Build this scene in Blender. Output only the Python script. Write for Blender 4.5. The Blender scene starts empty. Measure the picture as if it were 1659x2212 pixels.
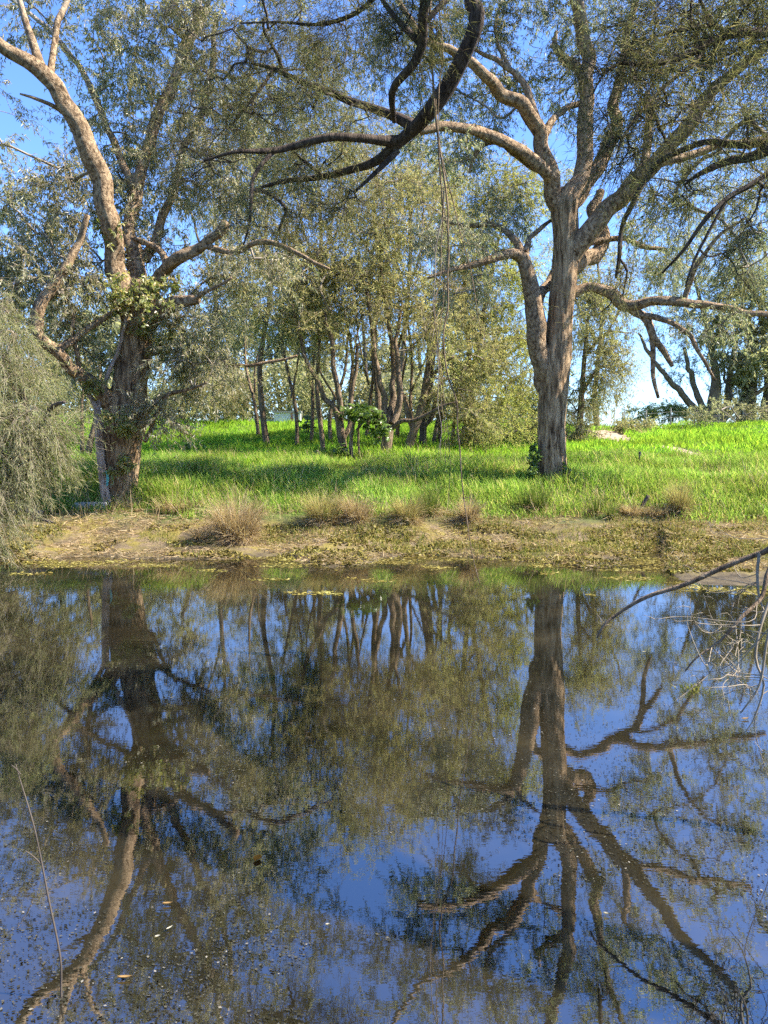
import bpy, math
import numpy as np
from mathutils import Vector, Matrix

# ------------------------------------------------------------------ camera, sky, sun, exposure
SC = bpy.context.scene
COL = SC.collection
W0, H0, F0 = 1659.0, 2212.0, 1677.0          # photograph's working pixel grid and focal length in it
CAM = np.array([0.0, 0.0, 2.0])
PITCH = math.atan((1106.0 - 960.0) / F0)     # camera tips down a little
cd = bpy.data.cameras.new('camera')
cam = bpy.data.objects.new('camera', cd)
COL.objects.link(cam)
cam.location = CAM
cam.rotation_euler = (math.pi / 2 - PITCH, 0, 0)
cd.sensor_fit = 'VERTICAL'
cd.sensor_height = 24.0
cd.lens = 24.0 * F0 / H0
cd.clip_start = 0.05
cd.clip_end = 3000
SC.camera = cam

SUN_EL, SUN_AZ = math.radians(46), math.radians(-3)   # azimuth from +X towards +Y
S = np.array([math.cos(SUN_EL) * math.cos(SUN_AZ), math.cos(SUN_EL) * math.sin(SUN_AZ), math.sin(SUN_EL)])
w = bpy.data.worlds.new('World')
SC.world = w
w.use_nodes = True
nt = w.node_tree
sky = nt.nodes.new('ShaderNodeTexSky')
sky.sky_type = 'NISHITA'
sky.sun_disc = False
sky.sun_elevation = SUN_EL
sky.sun_rotation = math.atan2(S[0], S[1])
sky.air_density = 1.0
sky.dust_density = 0.15
sky.ozone_density = 4.0
tint = nt.nodes.new('ShaderNodeMix')          # white balance of the phone camera: a cleaner blue
tint.data_type = 'RGBA'
tint.blend_type = 'MULTIPLY'
tint.inputs[0].default_value = 1
tint.inputs[7].default_value = (.82, 1.0, 1.38, 1)
nt.links.new(sky.outputs[0], tint.inputs[6])
nt.links.new(tint.outputs[2], nt.nodes['Background'].inputs[0])
nt.nodes['Background'].inputs[1].default_value = 0.078
sl = bpy.data.lights.new('sun', 'SUN')
sl.energy = 5.0
sl.angle = math.radians(0.53)
sl.color = (1.0, 0.94, 0.84)
so = bpy.data.objects.new('sun', sl)
COL.objects.link(so)
so.location = (30, -10, 40)
so.rotation_euler = Vector(-S).to_track_quat('-Z', 'Y').to_euler()
SC.view_settings.view_transform = 'Standard'
SC.view_settings.look = 'None'
SC.view_settings.gamma = 1
SC.view_settings.use_curve_mapping = False
SC.view_settings.exposure = 1.9
SC.render.engine = 'CYCLES'
cy = SC.cycles
cy.max_bounces = 7
cy.diffuse_bounces = 3
cy.glossy_bounces = 2
cy.transmission_bounces = 5
cy.use_denoising = False
cy.caustics_reflective = False
cy.caustics_refractive = False
cy.use_adaptive_sampling = True
cy.adaptive_threshold = 0.03
cy.sample_clamp_indirect = 6

# ------------------------------------------------------------------ helpers
RG = np.random.default_rng(11)


def nrm(a):
    return a / np.maximum(np.linalg.norm(a, axis=-1, keepdims=True), 1e-9)


def _h(ix, iy, iz, s):
    n = (ix * 374761393 + iy * 668265263 + iz * 2147483647 + s * 974634777) & 0xFFFFFFFF
    n = ((n ^ (n >> 13)) * 1274126177) & 0xFFFFFFFF
    return ((n ^ (n >> 16)) & 0xFFFF) / 65535.0


def vn(p, s=0):
    """value noise in 0..1, p (...,3)"""
    p = np.asarray(p, float)
    i = np.floor(p).astype(np.int64)
    f = p - i
    u = f * f * (3 - 2 * f)
    r = 0
    for a in (0, 1):
        for b in (0, 1):
            for c in (0, 1):
                wt = (u[..., 0] if a else 1 - u[..., 0]) * (u[..., 1] if b else 1 - u[..., 1]) * (u[..., 2] if c else 1 - u[..., 2])
                r = r + wt * _h(i[..., 0] + a, i[..., 1] + b, i[..., 2] + c, s)
    return r


def n2(x, y, sc, s=0):
    return vn(np.stack([np.asarray(x) / sc, np.asarray(y) / sc, np.full(np.shape(x), 0.37 + s)], -1), s)


def sst(a, b, x):
    t = np.clip((x - a) / (b - a), 0, 1)
    return t * t * (3 - 2 * t)


PY = [-200, -30, -2, 0.4, 1.5, 3, 8, 11.6, 13.1, 14.5, 16, 18.5, 22, 25, 37, 45, 70, 120, 900]
PL = [2, 1.2, .7, .45, 0, -.5, -.9, -.45, 0, .13, .52, 1.12, 1.32, 1.5, 2.9, 2.95, 2.3, 1.2, 0]
PR = [2, 1.2, .7, .45, 0, -.5, -.9, -.22, 0.0, .08, .50, 1.10, 1.38, 1.58, 2.55, 3.0, 2.7, 1.4, 0]


_sp = np.array([(-400, 1240), (0, 1214), (60, 1219), (200, 1204), (450, 1210), (560, 1202), (620, 1201), (700, 1221), (780, 1218), (860, 1204), (1000, 1201), (1150, 1212), (1290, 1220), (1340, 1226), (1366, 1196), (1425, 1192), (1450, 1252), (1520, 1264), (1659, 1272), (2100, 1270)], float)
_sy = 2.0 / np.tan(np.arctan((_sp[:, 1] - H0 / 2) / F0) + PITCH)
SHORE_B, SHORE_Y = (_sp[:, 0] - W0 / 2) / F0, _sy          # plan of the far shoreline: bearing, distance


def ground_z(x, y, fine=True):
    x = np.asarray(x, float)
    y = np.asarray(y, float)
    sh = np.interp(.99 * x / np.maximum(y, 8), SHORE_B, SHORE_Y) - 13.1 + (n2(x, x * 0, .8, 4) - .5) * .5      # shoreline wander
    far = sst(6, 10, y)
    near = np.maximum(0, x - 2.3) * 1.1 * (1 - far) + np.maximum(0, -x - 3.5) * .5 * (1 - far)
    near = np.minimum(near, 3.5)
    ysh = 13.1 + sh
    yy = np.where(y < ysh, y - sh * far, 13.1 + (y - ysh) * 2.9 / np.maximum(16 - ysh, .3))
    yy = np.where(y > 16, y, yy) - near * (1 - sst(3, 6, y))
    zl = np.interp(yy, PY, PL)
    zr = np.interp(yy, PY, PR)
    t = sst(0.5, 5, x)
    z = zl * (1 - t) + zr * t
    z = np.maximum(z, np.interp(np.abs(x), [0, 28, 40, 900], [-9, -1, 1.2, 1.2]) * (1 - sst(14, 18, y)) + sst(14, 18, y) * -9)
    if fine:
        k = sst(10.8, 12.3, y) * (1 - sst(60, 90, y))
        grass = sst(.4, .7, z)
        z = z + k * (1 - grass) * ((n2(x, y * 1.6, .7, 7) - .5) * .10 + (n2(x, y * 1.4, .17, 8) - .5) * .06)
        z = z + k * grass * ((n2(x, y, 1.6, 9) - .5) * .32 * sst(18, 24, y) + (n2(x, y, 4.5, 12) - .5) * .8 * sst(21, 27, y) + (n2(x, y, .5, 10) - .5) * .10)
    return z


def ray(px, py):
    u = (np.asarray(px, float) - W0 / 2) / F0
    v = (H0 / 2 - np.asarray(py, float)) / F0
    cp, sp = math.cos(PITCH), math.sin(PITCH)
    return np.stack([u, cp + v * sp, -sp + v * cp], -1)


def at(px, py, Y):
    d = ray(px, py)
    return CAM + d * (np.asarray(Y, float) / d[..., 1])[..., None]


def hit(px, py, y0=9.0):
    d = ray(px, py)
    ys = np.arange(y0, 60, .04)
    P = CAM + d * (ys / d[1])[:, None]
    g = ground_z(P[:, 0], P[:, 1], False)
    k = np.argmax(P[:, 2] <= g)
    if P[k, 2] > g[k]:
        k = len(ys) - 1
    return np.array([P[k, 0], P[k, 1], float(ground_z(P[k, 0], P[k, 1]))])


def mesh(name, V, F, mat, smooth=False, F2=None):
    """V (n,3); F (m,3|4); optional second face block"""
    me = bpy.data.meshes.new(name)
    V = np.ascontiguousarray(V, np.float32)
    blocks = [np.asarray(F, np.int32)] + ([np.asarray(F2, np.int32)] if F2 is not None and len(F2) else [])
    me.vertices.add(len(V))
    me.vertices.foreach_set('co', V.ravel())
    li = np.concatenate([b.ravel() for b in blocks])
    lt = np.concatenate([np.full(len(b), b.shape[1], np.int32) for b in blocks])
    ls = np.concatenate([[0], np.cumsum(lt)[:-1]]).astype(np.int32)
    me.loops.add(len(li))
    me.loops.foreach_set('vertex_index', li.astype(np.int32))
    me.polygons.add(len(lt))
    me.polygons.foreach_set('loop_start', ls)
    me.polygons.foreach_set('loop_total', lt)
    me.polygons.foreach_set('use_smooth', np.full(len(lt), bool(smooth)))
    me.update(calc_edges=True)
    me.materials.append(mat)
    return me


def obj(name, me, parent=None, label=None, cat=None, group=None, kind=None, loc=None):
    o = bpy.data.objects.new(name, me)
    COL.objects.link(o)
    if parent is not None:
        o.parent = parent
    if loc is not None:
        o.location = loc
    if label:
        o['label'] = label
    if cat:
        o['category'] = cat
    if group:
        o['group'] = group
    if kind:
        o['kind'] = kind
    return o


def thing(name, label, cat, loc, group=None):
    o = obj(name, None, None, label, cat, group, None, tuple(float(c) for c in loc))
    o.empty_display_size = .2
    return o


class Geo:
    def __init__(self):
        self.v, self.f3, self.f4, self.n = [], [], [], 0

    def add(self, V, F):
        F = np.asarray(F, np.int64)
        V = np.asarray(V)
        (self.f3 if F.shape[1] == 3 else self.f4).append(F + self.n)
        self.v.append(V)
        self.n += len(V)

    def mesh(self, name, mat, off=None, smooth=False):
        V = np.concatenate(self.v)
        if off is not None:
            V = V - np.asarray(off)
        b = []
        if self.f4:
            b.append(np.concatenate(self.f4))
        if self.f3:
            b.append(np.concatenate(self.f3))
        return mesh(name, V, b[0], mat, smooth, b[1] if len(b) > 1 else None)


def spline(P, step):
    """Catmull-Rom resample of control rows (x,y,z,r...)"""
    P = np.asarray(P, float)
    if len(P) < 2:
        return P
    E = np.vstack([2 * P[0] - P[1], P, 2 * P[-1] - P[-2]])
    out = []
    for i in range(1, len(E) - 2):
        L = np.linalg.norm(E[i + 1, :3] - E[i, :3])
        m = max(2, int(math.ceil(L / step)))
        t = np.linspace(0, 1, m, endpoint=False)[:, None]
        a, b, c, d = E[i - 1], E[i], E[i + 1], E[i + 2]
        out.append(.5 * ((2 * b) + (-a + c) * t + (2 * a - 5 * b + 4 * c - d) * t ** 2 + (-a + 3 * b - 3 * c + d) * t ** 3))
    out.append(P[-1:])
    Q = np.vstack(out)
    if Q.shape[1] > 3:
        Q[:, 3] = np.maximum(Q[:, 3], .001)
    return Q


def tube(Q, sides, seed=0, rough=0.0, ridge=0.0, cap=True):
    """Q rows x,y,z,r -> verts, quads"""
    P, R = Q[:, :3], Q[:, 3]
    n = len(P)
    T = nrm(np.gradient(P, axis=0))
    up = np.array([0.31, 0.17, 0.05]) if abs(T[0, 2]) > .7 else np.array([0., 0., 1.])
    A = np.zeros((n, 3))
    a = nrm(np.cross(T[0], up))
    for i in range(n):
        a = nrm(a - T[i] * np.dot(a, T[i]))
        A[i] = a
    B = np.cross(T, A)
    th = np.arange(sides) * 2 * math.pi / sides
    c, s = np.cos(th), np.sin(th)
    rr = np.repeat(R[:, None], sides, 1)
    if rough or ridge:
        arc = np.concatenate([[0], np.cumsum(np.linalg.norm(np.diff(P, axis=0), axis=1))])
        q = np.stack([np.broadcast_to(c, (n, sides)), np.broadcast_to(s, (n, sides)), np.repeat(arc[:, None], sides, 1)], -1)
        lump = vn(q * np.array([1.1, 1.1, 1.6]) + seed * 7.3, 21) - .5
        rid = vn(q * np.array([5.5, 5.5, 1.5]) + seed * 3.1, 22) - .5
        fin = vn(q * np.array([11, 11, 3.]) + seed * 5.1, 23) - .5
        rr = rr * (1 + rough * lump * 2 + ridge * (rid * 1.3 + fin * .7))
    V = P[:, None, :] + rr[..., None] * (A[:, None, :] * c[None, :, None] + B[:, None, :] * s[None, :, None])
    V = V.reshape(-1, 3)
    i = np.arange(n - 1)[:, None] * sides
    j = np.arange(sides)[None, :]
    k = (j + 1) % sides
    F = np.stack([i + j, i + k, i + sides + k, i + sides + j], -1).reshape(-1, 4)
    if cap:
        V = np.vstack([V, P[-1:] + T[-1:] * R[-1] * .3])
        t0 = (n - 1) * sides
        cf = np.stack([t0 + np.arange(sides), t0 + (np.arange(sides) + 1) % sides, np.full(sides, n * sides), np.full(sides, n * sides)], -1)
        return V, F, cf[:, :3]
    return V, F, None


def add_tube(g, Q, sides, seed=0, rough=0., ridge=0.):
    V, F, C = tube(Q, sides, seed, rough, ridge)
    n0 = g.n
    g.add(V, F)
    g.f3.append(C + n0)


def rods(P0, P2, r0):
    n = len(P0)
    d = nrm(P2 - P0)
    a = nrm(np.cross(d, np.array([.3, .5, .81])))
    b = np.cross(d, a)
    V = np.zeros((n, 4, 3))
    for j in range(3):
        V[:, j] = P0 + (a * math.cos(2.0944 * j) + b * math.sin(2.0944 * j)) * r0
    V[:, 3] = P2
    F = (np.arange(n)[:, None, None] * 4 + np.array([[0, 1, 3], [1, 2, 3], [2, 0, 3]])[None]).reshape(-1, 3)
    return V.reshape(-1, 3), F


def sticks(P0, P1, P2, r0, r1, sides=3):
    """many thin bent sticks at once -> V, quads"""
    n = len(P0)
    d = nrm(P2 - P0)
    a = nrm(np.cross(d, np.array([.3, .5, .81])))
    b = np.cross(d, a)
    r0 = np.broadcast_to(np.asarray(r0, float), (n,))
    r1 = np.broadcast_to(np.asarray(r1, float), (n,))
    V = np.zeros((n, 3, sides, 3))
    for k, (P, r) in enumerate(((P0, r0), (P1, (r0 + r1) / 2), (P2, r1))):
        for j in range(sides):
            t = 2 * math.pi * j / sides
            V[:, k, j] = P + (a * math.cos(t) + b * math.sin(t)) * r[:, None]
    f = []
    for k in range(2):
        for j in range(sides):
            j2 = (j + 1) % sides
            f.append([k * sides + j, k * sides + j2, (k + 1) * sides + j2, (k + 1) * sides + j])
    F = (np.arange(n)[:, None, None] * (3 * sides) + np.array(f)[None]).reshape(-1, 4)
    return V.reshape(-1, 3), F


def diamonds(P, D, L, Wd, rng, fold=.25, side=None, curl=.0):
    """leaf shaped pairs of triangles: P base, D unit direction"""
    n = len(P)
    if side is None:
        side = nrm(np.cross(D, rng.normal(size=(n, 3))))
    N = np.cross(side, D)
    L = np.broadcast_to(L, (n,))[:, None]
    Wd = np.broadcast_to(Wd, (n,))[:, None]
    V = np.zeros((n, 4, 3))
    V[:, 0] = P
    V[:, 1] = P + D * L * .42 + side * Wd * .5 + N * Wd * fold
    V[:, 2] = P + D * L - N * L * curl
    V[:, 3] = P + D * L * .42 - side * Wd * .5 + N * Wd * fold
    F = (np.arange(n)[:, None, None] * 4 + np.array([[0, 1, 2], [0, 2, 3]])[None]).reshape(-1, 3)
    return V.reshape(-1, 3), F


def blades(P, D, L, Wd, bend, rng, seg=2):
    """grass blades: 5 verts, 3 tris, tip bends over"""
    n = len(P)
    L = np.broadcast_to(L, (n,))[:, None]
    Wd = np.broadcast_to(Wd, (n,))[:, None]
    hd = rng.normal(size=(n, 3))
    hd[:, 2] = 0
    hd = nrm(hd)
    side = nrm(np.cross(D, hd))
    mid = P + D * L * .55
    tip = mid + nrm(D + hd * np.broadcast_to(bend, (n,))[:, None]) * L * .5
    V = np.zeros((n, 5, 3))
    V[:, 0] = P - side * Wd * .5
    V[:, 1] = P + side * Wd * .5
    V[:, 2] = mid + side * Wd * .42
    V[:, 3] = mid - side * Wd * .42
    V[:, 4] = tip
    F = (np.arange(n)[:, None, None] * 5 + np.array([[0, 1, 2], [0, 2, 3], [3, 2, 4]])[None]).reshape(-1, 3)
    return V.reshape(-1, 3), F


def arches(P, az, L, Wd, lean, droop, rng):
    """long blades that rise, lean out and droop over: 9 verts, 7 tris each"""
    n = len(P)
    out = np.stack([np.cos(az), np.sin(az), np.zeros(n)], -1)
    side = np.stack([-np.sin(az), np.cos(az), np.zeros(n)], -1)
    side = nrm(side + rng.normal(size=(n, 3)) * .5)
    V = np.zeros((n, 9, 3))
    p = P.copy()
    ang = lean.copy()
    for k in range(5):
        w_ = (Wd * (1, .95, .8, .55, 0)[k])[:, None]
        if k < 4:
            V[:, 2 * k] = p - side * w_ * .5
            V[:, 2 * k + 1] = p + side * w_ * .5
        else:
            V[:, 8] = p
        st = (L / 4)[:, None]
        p = p + (out * np.sin(ang)[:, None] + np.array([0, 0, 1.]) * np.cos(ang)[:, None]) * st
        ang = ang + droop * (.5 + .5 * k)
    f = []
    for k in range(3):
        a = 2 * k
        f += [[a, a + 1, a + 3], [a, a + 3, a + 2]]
    f.append([6, 7, 8])
    F = (np.arange(n)[:, None, None] * 9 + np.array(f)[None]).reshape(-1, 3)
    return V.reshape(-1, 3), F


# ------------------------------------------------------------------ materials
def newmat(name):
    m = bpy.data.materials.new(name)
    m.use_nodes = True
    t = m.node_tree
    for n in list(t.nodes):
        t.nodes.remove(n)
    return m, t, t.nodes.new('ShaderNodeOutputMaterial')


def node(t, kind, **kw):
    n = t.nodes.new(kind)
    for k, v in kw.items():
        if isinstance(k, str) and hasattr(n, k):
            setattr(n, k, v)
    return n


def ramp(t, fac, stops, interp='LINEAR'):
    r = t.nodes.new('ShaderNodeValToRGB')
    r.color_ramp.interpolation = interp
    e = r.color_ramp.elements
    while len(e) > 1:
        e.remove(e[-1])
    e[0].position = stops[0][0]
    e[0].color = (*stops[0][1], 1)
    for p, c in stops[1:]:
        x = e.new(p)
        x.color = (*c, 1)
    t.links.new(fac, r.inputs[0])
    return r.outputs[0]


def noise(t, vec, scale, detail=4, rough=.55, dist=0.):
    n = t.nodes.new('ShaderNodeTexNoise')
    n.inputs['Scale'].default_value = scale
    n.inputs['Detail'].default_value = detail
    n.inputs['Roughness'].default_value = rough
    n.inputs['Distortion'].default_value = dist
    if vec is not None:
        t.links.new(vec, n.inputs['Vector'])
    return n.outputs['Fac']


def mapping(t, vec, scale):
    m = t.nodes.new('ShaderNodeMapping')
    m.inputs['Scale'].default_value = scale
    t.links.new(vec, m.inputs['Vector'])
    return m.outputs[0]


def mix(t, fac, a, b, mode='MIX'):
    m = t.nodes.new('ShaderNodeMix')
    m.data_type = 'RGBA'
    m.blend_type = mode
    for s, v in ((0, fac), (6, a), (7, b)):
        if hasattr(v, 'is_linked') or hasattr(v, 'links'):
            t.links.new(v, m.inputs[s])
        elif s == 0:
            m.inputs[0].default_value = v
        else:
            m.inputs[s].default_value = (*v, 1)
    return m.outputs[2]


def mrange(t, v, a, b, c=0., d=1.):
    m = t.nodes.new('ShaderNodeMapRange')
    m.inputs[1].default_value = a
    m.inputs[2].default_value = b
    m.inputs[3].default_value = c
    m.inputs[4].default_value = d
    t.links.new(v, m.inputs[0])
    return m.outputs[0]


def bsdf(t, out, col, rough=.8, spec=.3, bump=None, bstr=.4, bdist=.02):
    p = t.nodes.new('ShaderNodeBsdfPrincipled')
    if hasattr(col, 'links'):
        t.links.new(col, p.inputs['Base Color'])
    else:
        p.inputs['Base Color'].default_value = (*col, 1)
    p.inputs['Roughness'].default_value = rough
    p.inputs['Specular IOR Level'].default_value = spec
    if bump is not None:
        b = t.nodes.new('ShaderNodeBump')
        b.inputs['Strength'].default_value = bstr
        b.inputs['Distance'].default_value = bdist
        t.links.new(bump, b.inputs['Height'])
        t.links.new(b.outputs[0], p.inputs['Normal'])
    if out is not None:
        t.links.new(p.outputs[0], out.inputs[0])
    return p


def leafmat(name, stops, trans=.4, tcol=1.25, rough=.45, spec=.2, patch=.0):
    m, t, out = newmat(name)
    g = t.nodes.new('ShaderNodeNewGeometry')
    fac = g.outputs['Random Per Island']
    col = ramp(t, fac, stops)
    if patch:
        nz = noise(t, g.outputs['Position'], patch, 2)
        hs = t.nodes.new('ShaderNodeHueSaturation')
        t.links.new(mrange(t, nz, .3, .7, .487, .513), hs.inputs['Hue'])
        t.links.new(mrange(t, nz, .3, .7, .72, 1.28), hs.inputs['Value'])
        t.links.new(col, hs.inputs['Color'])
        col = hs.outputs[0]
    p = t.nodes.new('ShaderNodeBsdfDiffuse')
    t.links.new(col, p.inputs[0])
    tr = t.nodes.new('ShaderNodeBsdfTranslucent')
    tc = mix(t, 1.0, col, (tcol, tcol * 1.05, tcol * .7), 'MULTIPLY')
    t.links.new(tc, tr.inputs[0])
    ms = t.nodes.new('ShaderNodeMixShader')
    ms.inputs[0].default_value = trans
    t.links.new(p.outputs[0], ms.inputs[1])
    t.links.new(tr.outputs[0], ms.inputs[2])
    if spec > .3:
        gl = t.nodes.new('ShaderNodeBsdfGlossy')
        gl.inputs['Roughness'].default_value = rough
        mg = t.nodes.new('ShaderNodeMixShader')
        mg.inputs[0].default_value = .045
        t.links.new(ms.outputs[0], mg.inputs[1])
        t.links.new(gl.outputs[0], mg.inputs[2])
        ms = mg
    t.links.new(ms.outputs[0], out.inputs[0])
    return m


def barkmat(name, dark, mid, light, pale=None, zlo=4., zhi=7., vscale=(9, 9, 1.6), bstr=.9, bdist=.05):
    m, t, out = newmat(name)
    tc = t.nodes.new('ShaderNodeTexCoord')
    ob = tc.outputs['Object']
    st = mapping(t, ob, vscale)
    a = noise(t, st, 2.2, 6, .65, .6)
    b = noise(t, ob, 1.3, 4, .6)
    c = noise(t, st, 7, 4, .6)
    col = ramp(t, a, [(.36, dark), (.46, mid), (.62, light)])
    col = mix(t, mrange(t, b, .4, .75, 0, .4), col, tuple(x * .5 for x in light))
    col = mix(t, mrange(t, c, .55, .75, 0, .5), col, light)
    h = mix(t, .4, a, c)
    if pale is not None:
        g = t.nodes.new('ShaderNodeNewGeometry')
        sp = t.nodes.new('ShaderNodeSeparateXYZ')
        t.links.new(g.outputs['Position'], sp.inputs[0])
        nz = noise(t, ob, .9, 3)
        ad = t.nodes.new('ShaderNodeMath')
        ad.operation = 'MULTIPLY_ADD'
        t.links.new(nz, ad.inputs[0])
        ad.inputs[1].default_value = 4.0
        t.links.new(sp.outputs[2], ad.inputs[2])
        fz = mrange(t, ad.outputs[0], zlo + 2, zhi + 2)
        pn = noise(t, ob, 2.6, 4, .6, 1.)
        pc = ramp(t, pn, [(.35, tuple(x * .55 for x in pale)), (.5, pale), (.7, tuple(min(.85, x * 1.25) for x in pale))])
        col = mix(t, fz, col, pc)
        h = mix(t, fz, h, pn)
    bsdf(t, out, col, .88, .15, h, bstr, bdist)
    return m


def plain(name, col, rough=.8, spec=.3, var=.25, scale=6.):
    m, t, out = newmat(name)
    tc = t.nodes.new('ShaderNodeTexCoord')
    nz = noise(t, tc.outputs['Object'], scale, 5, .6)
    c = ramp(t, nz, [(.3, tuple(x * (1 - var) for x in col)), (.7, tuple(min(1, x * (1 + var)) for x in col))])
    bsdf(t, out, c, rough, spec, nz, .3, .01)
    return m


M = {}
M['gum_bark'] = barkmat('grey brown gum bark', (.034, .019, .009), (.20, .122, .062), (.46, .315, .175), (.29, .20, .125), 9.5, 12.5, (5.5, 5.5, .9), 1., .09)
M['gum_limb'] = barkmat('grey brown limb bark', (.034, .019, .009), (.18, .112, .06), (.40, .28, .165), (.27, .19, .125), 9.5, 12.5, (6.5, 6.5, 5), 1., .06)
M['gum_bark_left'] = barkmat('rough gum bark pale above', (.032, .018, .009), (.175, .108, .056), (.43, .295, .165), (.42, .36, .28), 9.8, 12.0, (5.5, 5.5, .9), 1., .09)
M['gum_limb_left'] = barkmat('rough limb bark pale above', (.032, .018, .009), (.165, .104, .056), (.38, .27, .16), (.40, .34, .265), 9.8, 12.0, (6.5, 6.5, 5), 1., .06)
M['paper_bark'] = barkmat('dark red brown fibrous bark', (.013, .010, .008), (.048, .034, .026), (.12, .088, .066), None, vscale=(11, 11, 2.2), bstr=1., bdist=.04)
M['grove_bark'] = barkmat('brown grove bark', (.05, .034, .021), (.145, .098, .060), (.27, .195, .122), None)
M['dark_bark'] = barkmat('dark grove bark', (.03, .024, .02), (.075, .058, .045), (.14, .11, .085), None)
M['twig'] = plain('grey brown twig', (.22, .18, .135), .85, .2)
M['twig_dark'] = plain('dark twig', (.06, .046, .036), .85, .2)
M['twig_pale'] = plain('pale dead twig', (.24, .195, .135), .85, .2)
M['leaf_gum'] = leafmat('olive gum leaf', [(0, (0.138, 0.157, 0.075)), (.4, (0.256, 0.252, 0.128)), (.75, (0.368, 0.325, 0.186)), (.93, (0.557, 0.442, 0.293)), (1, (.34, .30, .20))], 0.55, patch=.55, spec=.5)
M['leaf_gum_right'] = leafmat('grey green gum leaf', [(0, (0.123, 0.147, 0.080)), (.45, (0.222, 0.242, 0.132)), (.8, (0.335, 0.325, 0.198)), (1, (0.579, 0.461, 0.318))], 0.55, patch=.5, spec=.5)
M['leaf_epicormic'] = leafmat('yellow green fresh leaf', [(0, (0.150, 0.193, 0.038)), (.5, (0.256, 0.262, 0.063)), (.85, (0.390, 0.344, 0.127)), (1, (0.496, 0.331, 0.152))], 0.5, spec=.5)
M['leaf_grove'] = leafmat('olive tan grove leaf', [(0, (0.164, 0.170, 0.075)), (.5, (0.295, 0.277, 0.137)), (.85, (0.404, 0.350, 0.185)), (1, (0.545, 0.425, 0.247))], 0.57, patch=.35)
M['leaf_grove_green'] = leafmat('yellow olive grove leaf', [(0, (0.174, 0.199, 0.058)), (.5, (0.315, 0.312, 0.104)), (.9, (0.436, 0.386, 0.145)), (1, (0.567, 0.437, 0.218))], 0.57, patch=.35)
M['leaf_far'] = leafmat('far olive leaf', [(0, (0.164, 0.181, 0.096)), (.5, (0.283, 0.277, 0.165)), (1, (0.436, 0.383, 0.247))], 0.57, patch=.3)
M['leaf_bright'] = leafmat('bright shrub leaf', [(0, (0.120, 0.184, 0.030)), (.5, (0.204, 0.265, 0.045)), (1, (0.312, 0.310, 0.080))], .42)
M['needle_dark'] = leafmat('dark feathery needle', [(0, (0.077, 0.083, 0.039)), (.5, (0.147, 0.141, 0.069)), (.9, (0.231, 0.198, 0.107)), (1, (0.333, 0.255, 0.156))], 0.45, patch=1.2)
M['needle_pale'] = leafmat('pale olive needle', [(0, (0.164, 0.178, 0.088)), (.5, (0.275, 0.276, 0.145)), (.85, (0.372, 0.353, 0.210)), (1, (0.496, 0.432, 0.299))], 0.52, patch=.8)
M['grass'] = leafmat('lush green grass', [(0, (0.098, 0.171, 0.028)), (.5, (0.205, 0.304, 0.051)), (.88, (0.332, 0.378, 0.084)), (1, (0.584, 0.401, 0.239))], 0.5, 1.35, .5, .25, patch=.7)
M['herb'] = leafmat('yellow green ground herb', [(0, (0.119, 0.225, 0.026)), (.5, (0.229, 0.370, 0.036)), (1, (0.355, 0.448, 0.061))], 0.5, 1.35, .5, .2, patch=.6)
M['sedge'] = leafmat('olive shore sedge', [(0, (0.091, 0.114, 0.024)), (.5, (0.169, 0.180, 0.044)), (1, (0.351, 0.264, 0.099))], .35)
M['straw'] = leafmat('dry straw', [(0, (0.144, 0.094, 0.050)), (.4, (0.299, 0.210, 0.116)), (.8, (0.443, 0.331, 0.188)), (1, (0.552, 0.443, 0.276))], 0.35)
M['straw_green'] = leafmat('straw and green rush', [(0, (0.184, 0.161, 0.056)), (.4, (0.311, 0.253, 0.110)), (.75, (0.414, 0.311, 0.155)), (1, (0.184, 0.230, 0.044))], 0.35)
M['rush'] = leafmat('green rush', [(0, (.06, .09, .02)), (.6, (.12, .165, .03)), (1, (.27, .22, .09))], .35)
M['algae'] = leafmat('yellow algae flake', [(0, (0.065, 0.054, 0.018)), (.4, (0.151, 0.123, 0.032)), (.75, (0.260, 0.209, 0.054)), (1, (0.347, 0.303, 0.116))], .2, rough=.7, patch=.9)
M['debris'] = leafmat('floating fleck', [(0, (.010, .010, .007)), (.6, (.035, .033, .022)), (.95, (.08, .075, .055)), (1, (.22, .2, .16))], .1, rough=.7)
M['castor'] = leafmat('broad green leaf', [(0, (0.068, 0.122, 0.020)), (1, (0.135, 0.194, 0.035))], .35, 1.3, .3, .5)
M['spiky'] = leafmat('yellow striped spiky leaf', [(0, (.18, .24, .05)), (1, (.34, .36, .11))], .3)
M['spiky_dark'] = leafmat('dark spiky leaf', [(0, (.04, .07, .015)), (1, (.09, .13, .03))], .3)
M['dirt'] = plain('pale dirt', (.33, .25, .17), .95, .1)
M['concrete'] = plain('grey slab', (.30, .29, .26), .9, .2)
M['white'] = plain('white painted wall', (.72, .71, .67), .8, .2, .1)
M['rust'] = plain('rusty roof edge', (.24, .13, .08), .8, .2)
M['iron'] = plain('dark iron', (.05, .045, .04), .6, .4)
M['post'] = plain('weathered post', (.28, .25, .21), .85, .2)
M['teal'] = plain('faded teal rope', (.12, .42, .38), .7, .3)
M['straw_mound'] = plain('matted straw', (.17, .12, .07), .95, .1, .5, 30.)
M['moss'] = plain('mossy stump', (.16, .15, .04), .95, .1, .5)
M['orange'] = leafmat('orange brown leaf', [(0, (.50, .16, .02)), (1, (.50, .16, .02))], .2)
M['cream_leaf'] = leafmat('cream dead leaf', [(0, (.30, .27, .20)), (1, (.36, .33, .26))], .2)
M['brown_leaf'] = leafmat('brown dead leaf', [(0, (.24, .15, .06)), (1, (.30, .19, .08))], .2)


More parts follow.
